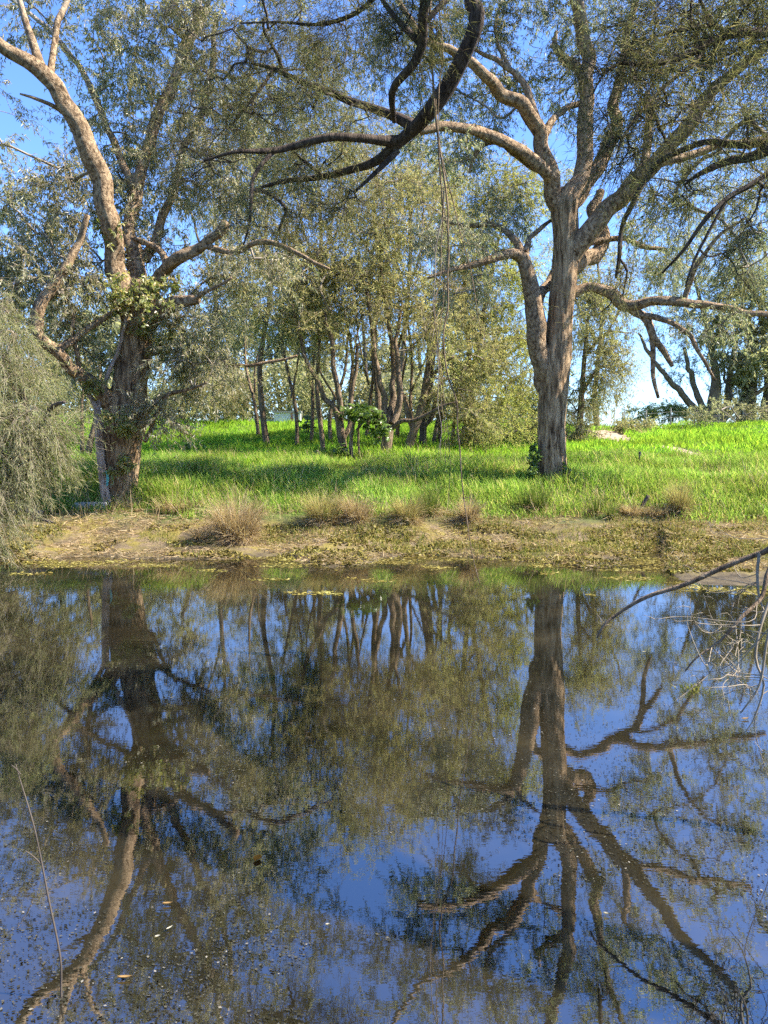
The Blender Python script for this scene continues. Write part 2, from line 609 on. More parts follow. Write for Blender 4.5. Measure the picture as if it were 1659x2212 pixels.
def ground_material():
    m, t, out = newmat('bank soil mud and turf')
    g = t.nodes.new('ShaderNodeNewGeometry')
    pos = g.outputs['Position']
    sp = t.nodes.new('ShaderNodeSeparateXYZ')
    t.links.new(pos, sp.inputs[0])
    z = sp.outputs[2]
    nb = noise(t, pos, .8, 5, .6)
    nm = noise(t, pos, 3.5, 5, .65)
    nf = noise(t, pos, 22, 4, .7)
    mud = ramp(t, nm, [(.3, (.035, .028, .018)), (.55, (.085, .066, .04)), (.75, (.16, .125, .06))])
    dry = ramp(t, nf, [(.25, (.06, .042, .026)), (.5, (.145, .105, .062)), (.75, (.25, .19, .112))])
    alg = ramp(t, nf, [(.25, (.06, .05, .014)), (.5, (.155, .122, .031)), (.8, (.27, .225, .065))])
    shore = mix(t, mrange(t, nm, .42, .56), dry, alg)
    shore = mix(t, mrange(t, nb, .5, .62, 0, .75), shore, mud)
    ad = t.nodes.new('ShaderNodeMath')
    ad.operation = 'MULTIPLY_ADD'
    t.links.new(nm, ad.inputs[0])
    ad.inputs[1].default_value = .08
    t.links.new(z, ad.inputs[2])
    c = mix(t, mrange(t, ad.outputs[0], .05, .12), mud, shore)
    soil = ramp(t, nm, [(.3, (.035, .06, .012)), (.6, (.08, .12, .02)), (.8, (.14, .13, .05))])
    ad2 = t.nodes.new('ShaderNodeMath')
    ad2.operation = 'MULTIPLY_ADD'
    t.links.new(nb, ad2.inputs[0])
    ad2.inputs[1].default_value = .4
    t.links.new(z, ad2.inputs[2])
    c = mix(t, mrange(t, ad2.outputs[0], .6, .8), c, soil)
    bsdf(t, out, c, .93, .15, mix(t, .5, nm, nf), .8, .05)
    return m


def water_material():
    m, t, out = newmat('still dark pond water')
    g = t.nodes.new('ShaderNodeNewGeometry')
    pos = g.outputs['Position']
    st = mapping(t, pos, (1.0, 2.6, 1))
    a = noise(t, st, 3.0, 3, .55)
    b = noise(t, st, 16, 2, .5)
    film = noise(t, pos, 1.1, 5, .6)
    h = mix(t, .25, a, b)
    col = ramp(t, film, [(.35, (.006, .0055, .003)), (.55, (.016, .013, .007)), (.72, (.034, .027, .013))])
    p = bsdf(t, None, col, .015, .5, h, .006, .05)
    t.links.new(mrange(t, film, .45, .8, .0, .02), p.inputs['Roughness'])
    p.inputs['IOR'].default_value = 3.3
    p.inputs['Specular IOR Level'].default_value = .5
    t.links.new(p.outputs[0], out.inputs[0])
    return m


M['ground'] = ground_material()
M['water'] = water_material()

# ------------------------------------------------------------------ the setting: ground, water, path
xs = np.concatenate([[-900, -500, -250, -120, -75], np.linspace(-50, -26, 13), np.linspace(-24, 24, 320), np.linspace(26, 50, 13), [75, 120, 250, 500, 900]])
ys = np.concatenate([[-300, -120, -50, -20, -8], np.linspace(-4, 11, 24), np.linspace(11.3, 18, 112), np.linspace(18.2, 46, 100), [48, 52, 58, 66, 80, 100, 130, 200, 400, 900]])
X, Y = np.meshgrid(xs, ys)
Z = ground_z(X, Y)
V = np.stack([X, Y, Z], -1).reshape(-1, 3)
nx, ny = len(xs), len(ys)
ii = (np.arange(ny - 1)[:, None] * nx + np.arange(nx - 1)[None]).ravel()
obj('ground', mesh('ground', V, np.stack([ii, ii + 1, ii + 1 + nx, ii + nx], -1), M['ground'], True), kind='structure')
wv = np.array([[-60, -4, 0], [60, -4, 0], [60, 19, 0], [-60, 19, 0]], float)
obj('water', mesh('water', wv, [[0, 1, 2, 3]], M['water']), kind='structure')

pp = np.array([hit(*p) for p in ((1296, 934), (1318, 944), (1345, 955), (1400, 963), (1450, 974), (1492, 985), (1545, 993))])
pq = spline(np.c_[pp, np.array([.75, .8, .7, .4, .3, .45, .3])], .25)
tdir = nrm(np.gradient(pq[:, :3], axis=0) * [1, 1, 0])
sd = np.cross(tdir, [0, 0, 1.])
rows = []
for k in np.linspace(-1, 1, 7):
    q = pq[:, :3] + sd * (pq[:, 3] * k * (1 + .3 * (RG.random(len(pq)) - .5)))[:, None]
    q[:, 2] = ground_z(q[:, 0], q[:, 1]) + .03 * (1 - abs(k)) + .012
    rows.append(q)
PV = np.stack(rows, 1).reshape(-1, 3)
ii = (np.arange(len(pq) - 1)[:, None] * 7 + np.arange(6)[None]).ravel()
obj('dirt_path', mesh('dirt_path', PV, np.stack([ii, ii + 1, ii + 8, ii + 7], -1), M['dirt'], True), kind='structure')


# ------------------------------------------------------------------ trees
def limb_rows(ctrl):
    """ctrl rows (px,py,Y,width_px) -> x,y,z,r"""
    c = np.asarray(ctrl, float)
    P = at(c[:, 0], c[:, 1], c[:, 2])
    return np.c_[P, c[:, 3] * .5 * c[:, 2] / F0]


def blob_points(blobs, rng):
    out, cen = [], []
    for (px, py, Yd, rx, ry, n) in blobs:
        c = at(px, py, Yd)
        a, b = rx * Yd / F0, ry * Yd / F0
        u = nrm(rng.normal(size=(n, 3))) * rng.random((n, 1)) ** .42
        out.append(c + u * np.array([a, (a + b) * .5, b]))
        cen.append(np.repeat(c[None], n, 0))
    return np.vstack(out), np.vstack(cen)


def attach(nodes, rad, pts, rng, sag=.0, tip=.005, expo=.5, step=.35, wob=.12):
    """join each cluster point to the nearest wood already there; returns twig paths with radii"""
    N = [np.asarray(n) for n in nodes]
    fixed = len(N)
    par = [-1] * fixed
    arr = np.zeros((fixed + len(pts) * 14, 3))
    arr[:fixed] = nodes
    cnt = fixed
    d0 = np.min(np.linalg.norm(pts[:, None, :] - np.asarray(nodes)[None, ::3], axis=2), axis=1) if len(nodes) > 3 else np.zeros(len(pts))
    order = np.argsort(d0)
    parent = np.full(len(arr), -1)
    links = []
    for k in order:
        p = pts[k]
        df = arr[:cnt] - p
        dist = np.sqrt((df ** 2).sum(1)) + np.maximum(0, df[:, 2]) * .35      # prefer wood from below
        j = int(np.argmin(dist))
        L = np.linalg.norm(p - arr[j])
        m = int(min(12, max(2, math.ceil(L / step))))
        t = np.linspace(0, 1, m + 1)[1:, None]
        mid = (arr[j] + p) / 2 + rng.normal(size=3) * L * wob + np.array([0, 0, L * (.12 - sag)])
        q = (1 - t) ** 2 * arr[j] + 2 * t * (1 - t) * mid + t ** 2 * p
        q[:-1] += rng.normal(size=(m - 1 if m > 1 else 0, 3)) * .03 * min(1, L)
        idx = list(range(cnt, cnt + m))
        arr[cnt:cnt + m] = q
        parent[cnt] = j
        for a in range(1, m):
            parent[cnt + a] = cnt + a - 1
        links.append((j, idx))
        cnt += m
    cntd = np.zeros(cnt)
    for (_, idx) in links:
        cntd[idx[-1]] += 1
    for a in range(cnt - 1, fixed - 1, -1):
        if parent[a] >= 0:
            cntd[parent[a]] += cntd[a]
    out = []
    for (j, idx) in links:
        r = tip * np.maximum(1, cntd[idx]) ** expo
        rj = min(r[0] * 1.15, rad[j] * .8) if j < fixed else tip * max(1, cntd[j]) ** expo
        rj = min(rj, r[0] * 1.4)
        r = np.minimum(r, max(rj, tip))
        out.append(np.c_[np.vstack([arr[j], arr[idx]]), np.concatenate([[max(rj, tip)], r])])
    return out


def foliage(C, O, rng, nt=6, nl=18, tl=.45, L=(.08, .14), Wd=(.018, .028), droop=.3, hang=.7, spread=.6, along=.4, tr=.004, rod=False):
    n = len(C)
    T = n * nt
    Cr = np.repeat(C, nt, 0)
    d = nrm(np.repeat(O, nt, 0) * .55 + rng.normal(size=(T, 3)) * .75 + np.array([0, 0, -droop]))
    l = tl * (.45 + rng.random((T, 1)) * .9)
    P0 = Cr + rng.normal(size=(T, 3)) * .05 * tl
    P2 = P0 + d * l + np.array([0, 0, -1]) * droop * .45 * l
    P1 = (P0 + P2) / 2 + rng.normal(size=(T, 3)) * .07 * l + np.array([0, 0, .10]) * l
    SV, SF = rods(P0, P2, tr) if rod else sticks(P0, P1, P2, tr, tr * .45)
    K = T * nl
    t = (rng.random((K, 1)) * .9 + .12)
    i = np.repeat(np.arange(T), nl)
    q = (1 - t) ** 2 * P0[i] + 2 * t * (1 - t) * P1[i] + t ** 2 * P2[i]
    q += rng.normal(size=(K, 3)) * .012
    D = nrm(d[i] * along + rng.normal(size=(K, 3)) * spread + np.array([0, 0, -hang]))
    LV, LF = diamonds(q, D, rng.uniform(*L, K), rng.uniform(*Wd, K), rng, .2, None, .06)
    return SV, SF, LV, LF


def tree(name, label, cat, base, limbs, blobs, bark, twigm, leafm, seed, group=None, trunk_sides=44, rough=.10, ridge=.17, leaf=None, att=None, extra=None, names=None, density=1.0, limb_bark=None):
    rng = np.random.default_rng(seed)
    root = thing(name, label, cat, base, group)
    nodes, rad = [], []
    for k, ctrl in enumerate(limbs):
        rows = limb_rows(ctrl) if not isinstance(ctrl, np.ndarray) else ctrl
        rmax = rows[:, 3].max()
        big = k == 0 or rmax > .12
        Q = spline(rows, .07 if big else .12)
        jit = (np.stack([vn(np.c_[Q[:, :3] * 2.3 + a * 11 + seed], 5) for a in range(3)], 1) - .5) * np.minimum(Q[:, 3:4] * 1.9, .17)
        Q[:, :3] += jit * (0 if k == 0 else 1)
        V, F, Cp = tube(Q, (trunk_sides if k == 0 else (16 if big else 9)), seed + k, rough, ridge if big else ridge * .6)
        nm = names[k] if names else ('trunk' if k == 0 else 'limb')
        obj(nm, mesh(nm, V - base, F, bark if k == 0 or limb_bark is None else limb_bark, True, Cp), root)
        lo = int(len(Q) * (.55 if k == 0 else .3))
        nodes.append(Q[lo:, :3])
        rad.append(Q[lo:, 3])
    nodes = np.vstack(nodes)
    rad = np.concatenate(rad)
    if blobs:
        bl = [(a, b, c, d, e, max(2, int(n * density))) for (a, b, c, d, e, n) in blobs]
        C, B = blob_points(bl, rng)
        tw = attach(nodes, rad, C, rng, **(att or {}))
        g = Geo()
        for q in tw:
            rm = q[:, 3].max()
            add_tube(g, q, 7 if rm > .03 else (4 if rm > .012 else 3))
        O = nrm(C - B + np.array([0, 0, .3]) * np.linalg.norm(C - B, axis=1, keepdims=True))
        SV, SF, LV, LF = foliage(C, O, rng, **(leaf or {}))
        g.add(SV, SF)
        obj('twigs', g.mesh('twigs', twigm, base, True), root, kind='stuff')
        obj('crown', mesh('crown', LV - base, LF, leafm), root, kind='stuff')
    if extra:
        for (bl, lm, kw, nm) in extra:
            C, B = blob_points(bl, rng)
            O = nrm(C - B)
            SV, SF, LV, LF = foliage(C, O, rng, **kw)
            o = obj(nm, mesh(nm, LV - base, LF, lm), root, kind='stuff')
            obj('shoots', mesh('shoots', SV - base, SF, twigm), o, kind='stuff')
    return root


GUM = dict(nt=7, nl=20, tl=.62, L=(.08, .14), Wd=(.016, .026), droop=.25, hang=.75, spread=.55, along=.3)

# --- the big gum on the right
B = hit(1192, 1040)
DR = B[1]
R = lambda *p: [(x, y, DR + dy, wd) for (x, y, dy, wd) in p]
tree('gum_tree', 'tall grey-brown gum tree with forked trunk standing in grass on the right bank', 'tree', B, [
    R((1187, 1064, 0, 96), (1189, 1034, 0, 70), (1192, 960, 0, 59), (1195, 880, 0, 57), (1200, 800, 0, 61), (1207, 730, 0, 53), (1214, 650, 0, 50), (1222, 560, 0, 51), (1221, 490, 0, 52), (1222, 440, 0, 55), (1232, 412, 0, 40)),
    R((1184, 850, .05, 40), (1170, 790, 0, 44), (1157, 720, -.1, 42), (1152, 650, -.2, 40), (1142, 600, -.25, 32), (1128, 556, -.3, 28)),
    R((1132, 565, -.3, 26), (1105, 550, -.5, 21), (1060, 566, -.8, 17), (1010, 575, -1.0, 13), (970, 582, -1.2, 9), (925, 602, -1.3, 5)),
    R((1128, 560, -.3, 22), (1112, 520, -.2, 16), (1090, 498, 0, 13), (1055, 486, .2, 11), (1010, 486, .4, 9), (960, 478, .5, 6)),
    R((1132, 552, -.3, 18), (1142, 515, 0, 11), (1165, 495, .2, 10), (1190, 478, .3, 7)),
    R((1158, 660, .0, 24), (1178, 625, .5, 22), (1198, 596, .9, 22), (1215, 560, 1.3, 18)),
    R((1218, 470, 0, 38), (1200, 425, -.1, 36), (1185, 370, -.3, 34), (1172, 310, -.4, 31), (1155, 268, -.5, 29), (1118, 225, -.8, 27), (1072, 185, -1.1, 24), (1030, 150, -1.4, 21), (985, 118, -1.6, 18), (940, 100, -1.8, 14), (900, 60, -1.9, 11), (850, -20, -2, 8), (830, -100, -2, 5)),
    R((1160, 280, -.5, 18), (1148, 230, -.3, 15), (1132, 180, -.2, 14), (1105, 150, -.1, 12), (1060, 128, .1, 10), (1010, 98, .3, 7)),
    R((1106, 152, -.1, 9), (1080, 110, .2, 7), (1072, 60, .4, 7), (1082, 10, .5, 6)),
    R((1190, 385, -.3, 26), (1150, 345, -.5, 25), (1100, 312, -.8, 23), (1050, 290, -1.0, 21), (1000, 280, -1.2, 19), (950, 278, -1.4, 17), (905, 284, -1.5, 14)),
    R((1180, 372, -.2, 18), (1140, 352, -.3, 16), (1105, 330, -.5, 14), (1082, 308, -.6, 12), (1050, 312, -.7, 10), (1024, 338, -.7, 9), (1014, 372, -.7, 5)),
    R((1175, 285, -.3, 18), (1195, 258, 0, 14), (1220, 235, .3, 13), (1262, 222, .6, 11)),
    R((1228, 445, 0, 44), (1250, 395, .1, 38), (1262, 330, .2, 34), (1266, 250, .2, 31), (1268, 170, .1, 30), (1266, 90, 0, 28), (1250, 30, -.2, 27), (1236, -30, -.3, 24), (1222, -120, -.4, 20), (1240, -220, -.3, 14), (1225, -300, -.3, 8)),
    R((1232, 440, .3, 34), (1268, 395, .6, 32), (1300, 340, .9, 30), (1325, 280, 1.2, 26), (1330, 220, 1.4, 22), (1345, 140, 1.6, 18), (1360, 60, 1.7, 14), (1390, -40, 1.6, 12), (1440, -150, 1.4, 9), (1460, -240, 1.3, 5)),
    R((1272, 175, .3, 18), (1240, 140, .8, 20), (1212, 112, 1.1, 17), (1196, 98, 1.2, 13), (1203, 66, 1.2, 7)),
    R((1235, 560, 0, 36), (1262, 515, -.1, 42), (1310, 455, -.3, 40), (1365, 405, -.6, 36), (1420, 345, -.9, 32), (1480, 270, -1.2, 28), (1540, 200, -1.5, 25), (1600, 140, -1.8, 21), (1680, 75, -2.2, 16)),
    R((1330, 440, -.4, 18), (1390, 372, -.1, 20), (1450, 342, 0, 19), (1520, 322, .1, 16), (1600, 306, .2, 15), (1690, 290, .3, 13)),
    R((1370, 395, -.5, 20), (1395, 330, -.2, 18), (1398, 260, 0, 16), (1402, 200, .1, 12)),
    R((1232, 585, .2, 30), (1268, 560, .6, 34), (1298, 535, 1.0, 30), (1304, 500, 1.2, 24), (1280, 455, 1.5, 22), (1300, 415, 1.8, 18)),
    R((1225, 648, .1, 22), (1268, 626, .1, 20), (1318, 632, 0, 24), (1352, 660, -.1, 24), (1400, 652, -.3, 19), (1450, 646, -.4, 19), (1520, 660, -.5, 16), (1590, 668, -.6, 14), (1690, 690, -.7, 11)),
    R((1360, 664, -.1, 18), (1395, 690, -.2, 17), (1412, 730, -.3, 15), (1440, 768, -.3, 12), (1455, 790, -.4, 8)),
    R((1402, 700, -.2, 12), (1410, 745, -.3, 11), (1408, 800, -.3, 10), (1424, 862, -.4, 7)),
    R((1388, 684, -.2, 13), (1440, 690, -.5, 11), (1490, 720, -.6, 10), (1510, 760, -.7, 9), (1545, 820, -.7, 6)),
    R((1470, 648, -.4, 14), (1492, 600, -.6, 10), (1515, 560, -.8, 9), (1560, 505, -1., 7), (1610, 470, -1.2, 5)),
    R((1275, 520, .8, 14), (1330, 510, 1, 12), (1380, 530, 1.2, 10), (1440, 540, 1.3, 8)),
], [
    (850, 130, DR + .5, 100, 70, 26), (960, 60, DR, 90, 60, 24), (930, 200, DR + 1, 80, 70, 26), (1060, 60, DR + .3, 90, 55, 26),
    (1080, 205, DR + 1.5, 60, 45, 22), (960, 330, DR - .5, 90, 50, 24), (1040, 300, DR + .8, 60, 60, 16), (1190, 200, DR + 1.6, 60, 60, 20),
    (1210, 40, DR + .3, 80, 60, 20), (1340, 80, DR + 1.5, 80, 80, 26), (1450, 120, DR, 110, 90, 36), (1590, 60, DR - 1, 110, 80, 34),
    (1540, 280, DR + 2, 120, 70, 36), (1630, 400, DR + 3, 80, 100, 34), (1500, 430, DR + 3, 110, 60, 28), (1620, 560, DR + 3, 90, 80, 32), (1450, 560, DR + .8, 60, 50, 14),
    (1360, 300, DR + .9, 70, 60, 18), (1090, 470, DR + .3, 60, 50, 14), (960, 520, DR - .6, 90, 50, 20), (1000, 600, DR - .8, 70, 40, 12), (1540, 720, DR - .5, 70, 60, 14),
    (1400, 470, DR + .6, 60, 50, 12), (1690, 200, DR - 1, 90, 120, 14), (1320, -70, DR + 1, 220, 70, 36), (1000, -70, DR, 220, 70, 34), (1180, -230, DR + .5, 200, 90, 36), (1450, -230, DR, 180, 90, 34), (950, -220, DR, 150, 80, 22), (1740, 500, DR + 4, 80, 200, 20),
], M['gum_bark'], M['twig'], M['leaf_gum_right'], 101, limb_bark=M['gum_limb'], leaf=GUM, att=dict(tip=.006, expo=.47),
    extra=[([(1154, 985, DR - .25, 9, 34, 7), (1156, 1020, DR - .4, 12, 16, 4), (1226, 1020, DR - .3, 10, 14, 3)], M['castor'], dict(nt=5, nl=12, tl=.16, L=(.06, .1), Wd=(.04, .07), droop=.1, hang=.5, spread=.7, along=.3, tr=.003), 'ivy')])

# --- the big gum on the left
B = hit(256, 1082)
DL = B[1]
Lf = lambda *p: [(x, y, DL + dy, wd) for (x, y, dy, wd) in p]
tree('gum_tree', 'massive old gum tree with thick leaning limbs and leafy trunk on the left bank', 'tree', B, [
    Lf((262, 1105, 0, 92), (261, 1075, 0, 72), (261, 1020, 0, 70), (264, 960, 0, 74), (271, 900, 0, 78), (280, 850, 0, 70), (287, 790, 0, 66), (294, 720, 0, 66), (298, 660, 0, 68), (300, 610, 0, 60)),
    Lf((285, 690, -.1, 46), (270, 625, -.2, 46), (248, 570, -.3, 42), (240, 505, -.5, 40), (232, 440, -.6, 40), (206, 355, -.8, 38), (172, 275, -1.0, 34), (132, 202, -1.2, 33), (88, 150, -1.4, 32), (40, 118, -1.6, 28), (0, 85, -1.8, 26), (-70, 20, -2.1, 20)),
    Lf((92, 158, -1.4, 22), (78, 120, -1.3, 18), (66, 70, -1.2, 16), (45, 10, -1.1, 12), (35, -40, -1.0, 8)),
    Lf((104, 160, -1.3, 16), (108, 110, -1.1, 13), (116, 60, -.9, 13), (146, 5, -.7, 10), (160, -40, -.6, 7)),
    Lf((160, 258, -1., 12), (120, 225, -1.2, 9), (80, 210, -1.4, 7), (44, 202, -1.5, 4)),
    Lf((300, 640, .2, 38), (292, 570, .3, 34), (284, 510, .5, 30), (284, 450, .7, 28), (306, 370, .9, 26), (340, 270, 1.1, 24), (372, 170, 1.3, 22), (402, 100, 1.5, 22), (418, 50, 1.6, 18), (430, -20, 1.8, 14), (440, -120, 1.9, 10), (470, -220, 2, 6)),
    Lf((408, 95, 1.5, 14), (432, 60, 1.6, 11), (448, 10, 1.8, 9), (452, -40, 1.9, 6)),
    Lf((292, 430, .7, 18), (250, 320, 1.0, 15), (200, 200, 1.2, 13), (150, 120, 1.4, 11), (90, 50, 1.5, 9), (20, 0, 1.7, 6)),
    Lf((316, 640, .1, 34), (340, 600, -.1, 28), (368, 572, -.3, 24), (405, 548, -.5, 22), (440, 532, -.6, 20), (468, 512, -.7, 18), (486, 492, -.8, 22), (492, 482, -.8, 14)),
    Lf((358, 582, -.2, 18), (352, 562, 0, 15), (330, 535, .1, 13), (296, 520, .3, 10), (270, 512, .4, 7)),
    Lf((440, 532, -.6, 13), (500, 545, -.8, 12), (560, 524, -1., 11), (605, 530, -1.1, 10), (650, 550, -1.2, 9), (712, 580, -1.3, 5)),
    Lf((310, 560, .6, 22), (345, 480, .9, 20), (372, 420, 1.1, 18), (400, 330, 1.3, 16), (440, 230, 1.5, 14), (462, 120, 1.6, 12), (468, 40, 1.7, 8)),
    Lf((312, 705, -.2, 36), (345, 672, -.5, 36), (388, 656, -.9, 30), (414, 650, -1.1, 22), (428, 652, -1.2, 12)),
    Lf((408, 655, -1.1, 9), (450, 630, -1.4, 7), (500, 600, -1.6, 5)),
    Lf((250, 905, -.1, 40), (226, 858, -.3, 34), (190, 822, -.5, 27), (150, 788, -.8, 25), (112, 750, -1.1, 25), (74, 716, -1.3, 24), (96, 655, -1.2, 22), (128, 600, -1.1, 20), (158, 548, -1., 16), (190, 470, -.9, 12)),
    Lf((112, 752, -1.1, 17), (150, 735, -.9, 15), (200, 700, -.7, 13), (262, 672, -.4, 11)),
    Lf((175, 812, -.6, 12), (165, 760, -.7, 10), (155, 720, -.8, 9), (162, 660, -.9, 6)),
    Lf((310, 900, -.2, 18), (350, 862, -.5, 11), (400, 845, -.8, 8), (450, 825, -1., 5)),
    Lf((312, 955, -.3, 10), (340, 900, -.6, 8), (365, 850, -.8, 6)),
    Lf((300, 760, .2, 20), (370, 758, .4, 11), (450, 775, .5, 10), (540, 790, .5, 8), (640, 768, .4, 5)),
], [
    (150, 430, DL + .6, 110, 90, 40), (50, 480, DL, 100, 80, 34), (90, 590, DL - .3, 90, 80, 34), (250, 260, DL + 1.4, 110, 100, 40), (330, 400, DL + 1.2, 90, 90, 36),
    (400, 250, DL + 1.5, 120, 120, 46), (450, 110, DL + 1.5, 120, 100, 40), (250, 110, DL + 1.2, 90, 80, 26), (330, 20, DL + 1.4, 110, 60, 24), (90, 40, DL + .4, 110, 50, 16),
    (500, 400, DL + .6, 100, 100, 36), (560, 560, DL - .3, 90, 60, 26), (420, 700, DL - .5, 80, 50, 24), (420, 790, DL - .6, 90, 55, 28), (20, 640, DL, 70, 80, 22), (150, 640, DL - .6, 70, 60, 22),
    (600, 300, DL + 2, 110, 110, 36), (640, 130, DL + 2, 120, 110, 34), (200, 560, DL + .2, 60, 60, 16), (180, 760, DL, 60, 50, 14), (480, 640, DL + .4, 80, 60, 22), (360, 560, DL + .8, 70, 60, 18),
    (-80, 300, DL, 110, 150, 26), (-90, 560, DL, 90, 120, 24), (330, -70, DL + 1, 240, 60, 34), (420, -200, DL + 1.4, 200, 80, 30), (120, -200, DL - .5, 140, 70, 14), (650, -120, DL + 2, 140, 90, 24), (350, 900, DL - .6, 60, 40, 12),
], M['gum_bark_left'], M['twig'], M['leaf_gum'], 202, limb_bark=M['gum_limb_left'], trunk_sides=48, rough=.18, ridge=.20, leaf=dict(GUM, L=(.08, .15), Wd=(.018, .03)), att=dict(tip=.006, expo=.47),
    extra=[([(305, 635, DL - .75, 75, 36, 12), (355, 650, DL - .9, 44, 34, 6), (256, 640, DL - .6, 30, 24, 8), (258, 915, DL - .75, 20, 28, 9), (262, 1005, DL - .6, 26, 16, 5), (345, 735, DL - .5, 26, 36, 5), (225, 500, DL - .6, 22, 18, 6), (205, 830, DL - .7, 16, 12, 4), (286, 700, DL - .6, 30, 30, 3)], M['leaf_epicormic'],
            dict(nt=5, nl=11, tl=.26, L=(.08, .13), Wd=(.035, .06), droop=.15, hang=.6, spread=.7, along=.4, tr=.004), 'leafy_shoots')])

# --- slim sapling in front of the left gum
B = hit(234, 1094)
D = B[1]
Sg = lambda *p: [(x, y, D + dy, wd) for (x, y, dy, wd) in p]
tree('sapling', 'slim reddish-brown sapling trunk leaning against the massive left gum', 'tree', B, [
    Sg((236, 1106, 0, 27), (230, 1080, 0, 21), (221, 1020, 0, 18), (215, 960, 0, 17), (212, 900, 0, 16), (209, 878, 0, 15)),
    Sg((212, 890, 0, 12), (196, 858, 0, 11), (176, 830, 0, 9), (150, 800, 0, 6), (120, 770, .1, 3)),
    Sg((212, 882, 0, 11), (222, 850, 0, 9), (238, 800, 0, 9), (256, 760, 0, 8), (270, 700, 0, 7), (278, 640, 0, 4)),
], [(120, 770, D, 50, 40, 8), (275, 650, D, 40, 50, 9), (215, 850, D, 40, 30, 5), (180, 700, D, 50, 50, 7)], barkmat('reddish sapling bark', (.13, .09, .065), (.29, .21, .155), (.44, .34, .26)), M['twig'], M['leaf_epicormic'], 303, trunk_sides=14,
    leaf=dict(GUM, nt=4, nl=10), att=dict(tip=.004), rough=.05, ridge=.06)

# --- weeping fine-leaved shrub on the far left shore
B = np.array([*at(10, 1090, 14.2)[:2], 0])
B[2] = ground_z(B[0], B[1])
D = B[1]
Sg = lambda *p: [(x, y, D + dy, wd) for (x, y, dy, wd) in p]
tree('weeping_shrub', 'weeping pale olive needle-leaved shrub hanging over the water at far left', 'shrub', B, [
    Sg((10, 1110, 0, 40), (18, 1060, 0, 30), (35, 1000, 0, 28), (48, 940, 0, 24), (50, 880, -.1, 20), (40, 800, -.2, 15), (30, 720, -.3, 10)),
    Sg((40, 980, 0, 18), (80, 920, -.4, 14), (110, 880, -.7, 11), (140, 870, -1, 7)),
    Sg((45, 930, 0, 16), (0, 860, -.4, 13), (-60, 800, -.6, 9)),
    Sg((30, 1010, 0, 14), (-10, 960, -.8, 11), (-30, 930, -1.4, 8)),
], [
    (-25, 720, D - .3, 80, 80, 30), (20, 810, D - .5, 70, 70, 30), (-60, 820, D - .6, 90, 100, 26), (75, 900, D - .8, 55, 45, 26), (15, 930, D - 1, 80, 55, 28),
    (115, 925, D - .8, 30, 32, 11), (-10, 1020, D - 1.4, 60, 60, 20), (70, 990, D - 1., 40, 32, 10), (-45, 1120, D - 1.8, 50, 60, 12), (0, 1070, D - 1.6, 45, 40, 9), (-40, 1175, D - 1.9, 35, 25, 4), (-110, 1000, D - 1.4, 70, 150, 22), (-20, 630, D, 50, 35, 10),
], M['dark_bark'], M['twig_pale'], M['needle_pale'], 404, trunk_sides=14,
    leaf=dict(nt=8, nl=20, tl=.72, L=(.08, .18), Wd=(.008, .014), droop=.9, hang=.45, spread=.5, along=.7, tr=.004), att=dict(tip=.004, expo=.5, sag=-.25))

# --- the grove behind
GR = dict(nt=8, nl=24, tl=1.0, L=(.09, .16), Wd=(.018, .032), droop=.35, hang=.6, spread=.6, along=.35, tr=.007, rod=True)


def gv(d, *p):
    return [(x, y, d + dy, wd) for (x, y, dy, wd) in p]


def grove(name, label, foot, limbs, blobs, bark, leafm, seed, group='trees of the grove behind the pond', depth=None, leaf=None, cat='tree', density=1.):
    B = hit(*foot)
    d = B[1]
    tree(name, label, cat, B, [gv(d, *[(a, b, c, e * .66) for (a, b, c, e) in l]) for l in limbs], [(a, b, d + c, e, f, n) for (a, b, c, e, f, n) in blobs], M[bark], M['twig'], M[leafm], seed, group,
         trunk_sides=12, rough=.07, ridge=.08, leaf=leaf or GR, att=dict(tip=.008, expo=.48, step=.6), density=density * .85)


grove('grove_tree', 'thin single-stemmed tree with straight grey trunk left of the broad-leaved shrub', (699, 994),
      [[(699, 1005, 0, 20), (697, 960, 0, 16), (688, 880, 0, 15), (684, 820, 0, 13), (690, 740, 0, 10), (680, 650, 0, 7)]],
      [(680, 680, 0, 70, 60, 10), (640, 600, .5, 80, 70, 24), (700, 590, 0, 70, 60, 18)], 'grove_bark', 'leaf_grove', 11)
grove('grove_tree', 'V-forked brown tree with small leafy shoots at its foot, mid grove', (742, 1000),
      [[(745, 1012, 0, 34), (740, 960, 0, 28), (733, 910, 0, 26), (726, 890, 0, 20)],
       [(730, 905, 0, 20), (712, 868, 0, 18), (690, 830, 0, 16), (665, 780, 0, 13), (648, 730, .1, 11), (632, 660, .2, 8)],
       [(734, 905, 0, 20), (732, 850, 0, 18), (722, 800, 0, 16), (716, 740, 0, 13), (700, 670, 0, 9)],
       [(745, 950, .2, 16), (758, 900, .4, 15), (764, 830, .5, 13), (772, 740, .6, 9)]],
      [(600, 640, 0, 80, 80, 30), (680, 540, .5, 90, 90, 30), (740, 660, 0, 80, 50, 14), (660, 740, 0, 70, 40, 6), (560, 690, 0, 80, 50, 12), (780, 600, .6, 60, 60, 18), (600, 480, 1, 90, 80, 26)],
      'grove_bark', 'leaf_grove', 12)
